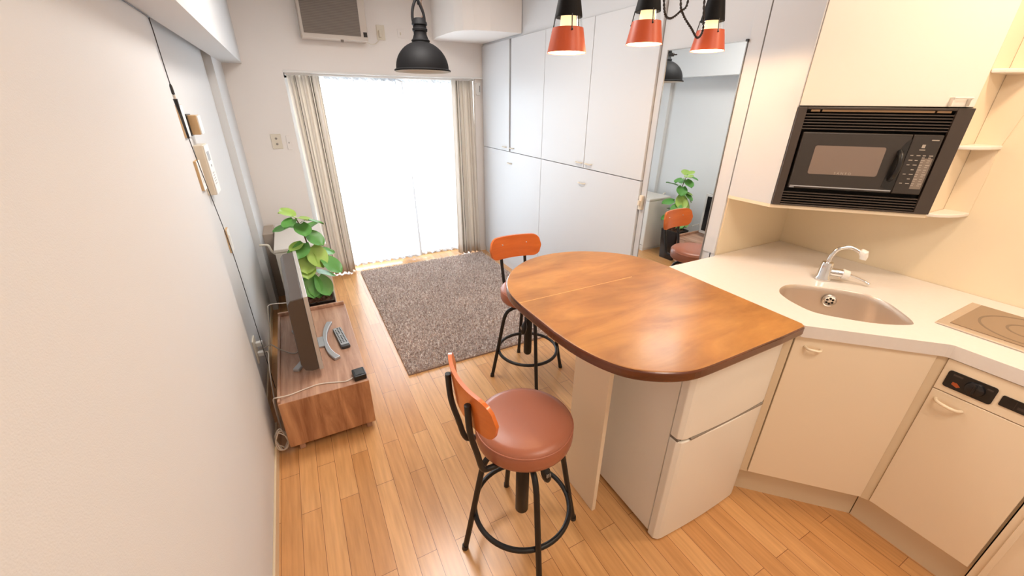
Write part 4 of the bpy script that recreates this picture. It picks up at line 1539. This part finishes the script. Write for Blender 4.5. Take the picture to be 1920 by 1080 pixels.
light_ = [(0.55, -105, 0.10, -0.7, 0.0, 0.03), (0.64, -110, 0.13, -1.0, 0.15, 0.03), (0.66, -55, 0.14, -1.0, -0.15, 0.035), (0.70, 215, 0.085, -0.4, 0.2, 0.04), (0.87, 130, 0.09, 0.4, 0.0, 0.03), (0.87, -60, 0.095, -0.1, 0.2, 0.02),
          (0.88, 190, 0.07, 0.3, 0.2, 0.02)]
for nm, lst, m in (('leaves', dark, M_leaf), ('young_leaves', light_, M_leafl)):
    bm = bmesh.new()
    for z, az, s, tl_, ro, stk in lst:
        leaf(bm, stem_at(z), (math.cos(math.radians(az)), math.sin(math.radians(az)), 0.2), s, tl_, ro, stk)
    link(nm, bm, m, pl_, smooth=True)

# ------------------------------------------------------------------ dome pendant
LX, LY = 0.770, 2.587
dp = thing('dome_pendant', 'dark grey dome pendant lamp hanging in front of the window', 'pendant lamp', (LX, LY, 1.71))
bm = bmesh.new()
prof = []
for k in range(15):
    a = PI / 2 * k / 14
    prof.append((0.150 * math.cos(a) + 0.0, 1.722 + 0.140 * math.sin(a)))
prof = [(0.160, 1.710), (0.161, 1.716), (0.152, 1.722)] + [p for p in prof if p[0] > 0.046] + [(0.046, 1.862)]
lathe(bm, prof, 56, center=(LX, LY))
sh_ = link('shade', bm, M_dome, dp, smooth='auto')
bm = bmesh.new()
lathe(bm, [(max(0.0, r - 0.004), z - 0.003) for r, z in prof], 56, center=(LX, LY))
link('inner_shade', bm, M_domein, sh_, smooth=True)
bm = bmesh.new()
lathe(bm, [(0, 1.856), (0.050, 1.858), (0.052, 1.864), (0.044, 1.872), (0.036, 1.893), (0.036, 1.906), (0.041, 1.910), (0.042, 1.92), (0.037, 1.925), (0.037, 1.936), (0.043, 1.940), (0.041, 1.952), (0.026, 1.972), (0, 1.976)], 36, center=(LX, LY))
link('lamp_holder', bm, M_dome, dp, smooth='auto')
bm = bmesh.new()
pts = [(LX - 0.018, LY, 1.945), (LX - 0.034, LY, 1.95), (LX - 0.036, LY, 1.99), (LX - 0.026, LY, 2.03), (LX - 0.006, LY, 2.06), (LX + 0.012, LY, 2.03), (LX + 0.028, LY, 1.99), (LX + 0.030, LY, 1.95)]
tube(bm, smooth_pts(pts, 4), 0.0075, 10)
link('shackle', bm, M_dome, dp, smooth=True)
bm = bmesh.new()
zz = 2.055
k = 0
while zz < 2.36:
    lk = []
    for q in range(16):
        a = 2 * PI * q / 16
        h_, w_ = 0.020 * math.sin(a), 0.0095 * math.cos(a)
        lk.append((LX + (w_ if k % 2 else 0), LY + (0 if k % 2 else w_), zz + h_))
    tube(bm, lk, 0.0028, 6, closed=True)
    zz += 0.031
    k += 1
link('chain', bm, M_dome, dp, smooth=True)
bm = bmesh.new()
cp_ = [(LX + 0.01, LY, 1.97), (LX + 0.03, LY + 0.005, 2.00), (LX + 0.018, LY, 2.05), (LX + 0.05, LY, 2.09), (LX + 0.03, LY + 0.01, 2.13), (LX - 0.01, LY, 2.18), (LX + 0.02, LY, 2.26), (LX, LY, 2.36)]
tube(bm, smooth_pts(cp_, 8), 0.0035, 8)
link('cord', bm, mat('braided_brown', (84, 62, 48), 0.7), dp, smooth=True)
bm = bmesh.new()
lathe(bm, [(0, 2.355), (0.03, 2.36), (0.055, 2.38), (0.058, 2.399), (0, 2.399)], 32, center=(LX, LY))
link('ceiling_rose', bm, M_dome, dp, smooth='auto')

# ------------------------------------------------------------------ small cone pendants
def twisted(pts, m2=None):
    """two dark strands wound round each other"""
    sm = smooth_pts(pts, 26)
    bm = bmesh.new()
    for ph in (0, PI):
        out = []
        for i, p in enumerate(sm):
            t = (sm[min(i + 1, len(sm) - 1)] - sm[max(i - 1, 0)]).normalized()
            u = t.cross(Vector((0, 1, 0)))
            if u.length < 0.1:
                u = Vector((1, 0, 0))
            u.normalize()
            v = t.cross(u)
            a = i * 0.75 + ph
            out.append(p + (u * math.cos(a) + v * math.sin(a)) * 0.0022)
        tube(bm, out, 0.0021, 6)
    return bm


def cone_pendant(label):
    t = thing('cone_pendant', label, 'pendant lamp', (0, 0, 0))
    L = dict(world_coords=False)
    bm = bmesh.new()
    lathe(bm, [(0.0605, 0.0), (0.0470, 0.066), (0.0450, 0.066), (0.0580, 0.0008)], 44)
    s = link('shade', bm, M_orange, t, smooth='auto', **L)
    bm = bmesh.new()
    lathe(bm, [(0.0575, 0.0012), (0.0445, 0.064), (0.0, 0.065)], 44)
    link('shade_lining', bm, M_frost, s, smooth='auto', **L)
    bm = bmesh.new()
    lathe(bm, [(0.0450, 0.066), (0.0400, 0.094)], 44)
    link('glass_ring', bm, M_glass, t, smooth=True, **L)
    bm = bmesh.new()
    lathe(bm, [(0.0, 0.0655), (0.025, 0.0655), (0.023, 0.098), (0, 0.098)], 24)
    link('frosted_diffuser', bm, M_diff, t, smooth='auto', **L)
    bm = bmesh.new()
    lathe(bm, [(0, 0.020), (0.015, 0.024), (0.021, 0.036), (0.017, 0.052), (0.012, 0.060), (0, 0.06)], 24)
    link('bulb', bm, M_glow, t, smooth=True, **L)
    bm = bmesh.new()
    lathe(bm, [(0.0400, 0.093), (0.0415, 0.094), (0.0410, 0.099), (0.0235, 0.195), (0.020, 0.205), (0, 0.210)], 44)
    lathe(bm, [(0.0395, 0.095), (0.0, 0.130)], 44)
    link('cap', bm, M_dome, t, smooth='auto', **L)
    for a in (250, 10, 130):
        ar = math.radians(a)
        bm = bmesh.new()
        c, s_ = math.cos(ar), math.sin(ar)
        tube(bm, [(0.0415 * c, 0.0415 * s_, 0.098), (0.0425 * c, 0.0425 * s_, 0.090), (0.0485 * c, 0.0485 * s_, 0.058)], 0.0018, 6)
        lathe(bm, [(0, 0.0025), (0.0028, 0.0015), (0.0028, -0.002)], 10, M=Matrix.Translation((0.0495 * c, 0.0495 * s_, 0.057)) @ Matrix.Rotation(ar, 4, 'Z') @ Matrix.Rotation(PI / 2, 4, 'Y'))
        link('strut', bm, M_black, t, **L)
    return t


cpd = cone_pendant('orange cone pendant lamp nearest the window side, leftmost of the three')
c2 = copy_tree(cpd)
c3 = copy_tree(cpd)
c2['label'] = 'orange cone pendant lamp, middle one of the three above the table'
c3['label'] = 'orange cone pendant lamp beside the looped cord, rightmost of the three'
LP = [(0.822, 1.200, 1.692), (1.138, 1.200, 1.734), (1.458, 1.200, 1.732)]
for o, p in zip((cpd, c2, c3), LP):
    o.location = p
    o['group'] = 'orange cone pendants above the table'
    lt_ = bpy.data.lights.new('pendant_light', 'POINT')
    lt_.energy = 1.7
    lt_.color = (1.0, 0.66, 0.36)
    lt_.shadow_soft_size = 0.012
    lo = bpy.data.objects.new('pendant_light', lt_)
    col.objects.link(lo)
    lo.location = (p[0], p[1], p[2] + 0.004)
M_twist = mat('braided_black', (44, 38, 36), 0.6)
for k, (p, lab) in enumerate(zip(LP, ('braided cord above the leftmost orange pendant', 'braided cord looping right of the middle orange pendant', 'braided cord looping beside the rightmost orange pendant'))):
    if k == 0:
        pts = [(p[0], p[1], p[2] + 0.208), (p[0] - 0.005, p[1], 2.0), (0.95, 1.2, 2.2), (1.12, 1.2, 2.37)]
    elif k == 1:
        pts = [(p[0], p[1], p[2] + 0.208), (p[0] + 0.03, p[1], 1.985), (1.195, 1.2, 1.90), (1.215, 1.2, 1.832), (1.245, 1.2, 1.818), (1.286, 1.2, 1.841), (1.316, 1.2, 1.879), (1.28, 1.2, 2.05), (1.16, 1.2, 2.37)]
    else:
        pts = [(p[0], p[1], p[2] + 0.208), (p[0] - 0.02, p[1], 2.0), (1.40, 1.19, 1.98), (1.380, 1.185, 1.885), (1.398, 1.185, 1.795), (1.376, 1.185, 1.768), (1.339, 1.185, 1.793), (1.289, 1.185, 1.829), (1.265, 1.185, 1.872), (1.25, 1.19, 2.05), (1.15, 1.2, 2.37)]
    o = link('pendant_cord', twisted(pts), M_twist, smooth=True)
    tag(o, lab, 'cord', 'braided pendant cords')
bm = bmesh.new()
lathe(bm, [(0, 2.362), (0.04, 2.365), (0.06, 2.385), (0.06, 2.3995), (0, 2.3995)], 32, center=(1.14, 1.2))
o = link('ceiling_rose', bm, M_dome, smooth='auto')
tag(o, 'round ceiling rose carrying the three braided pendant cords', 'ceiling rose')
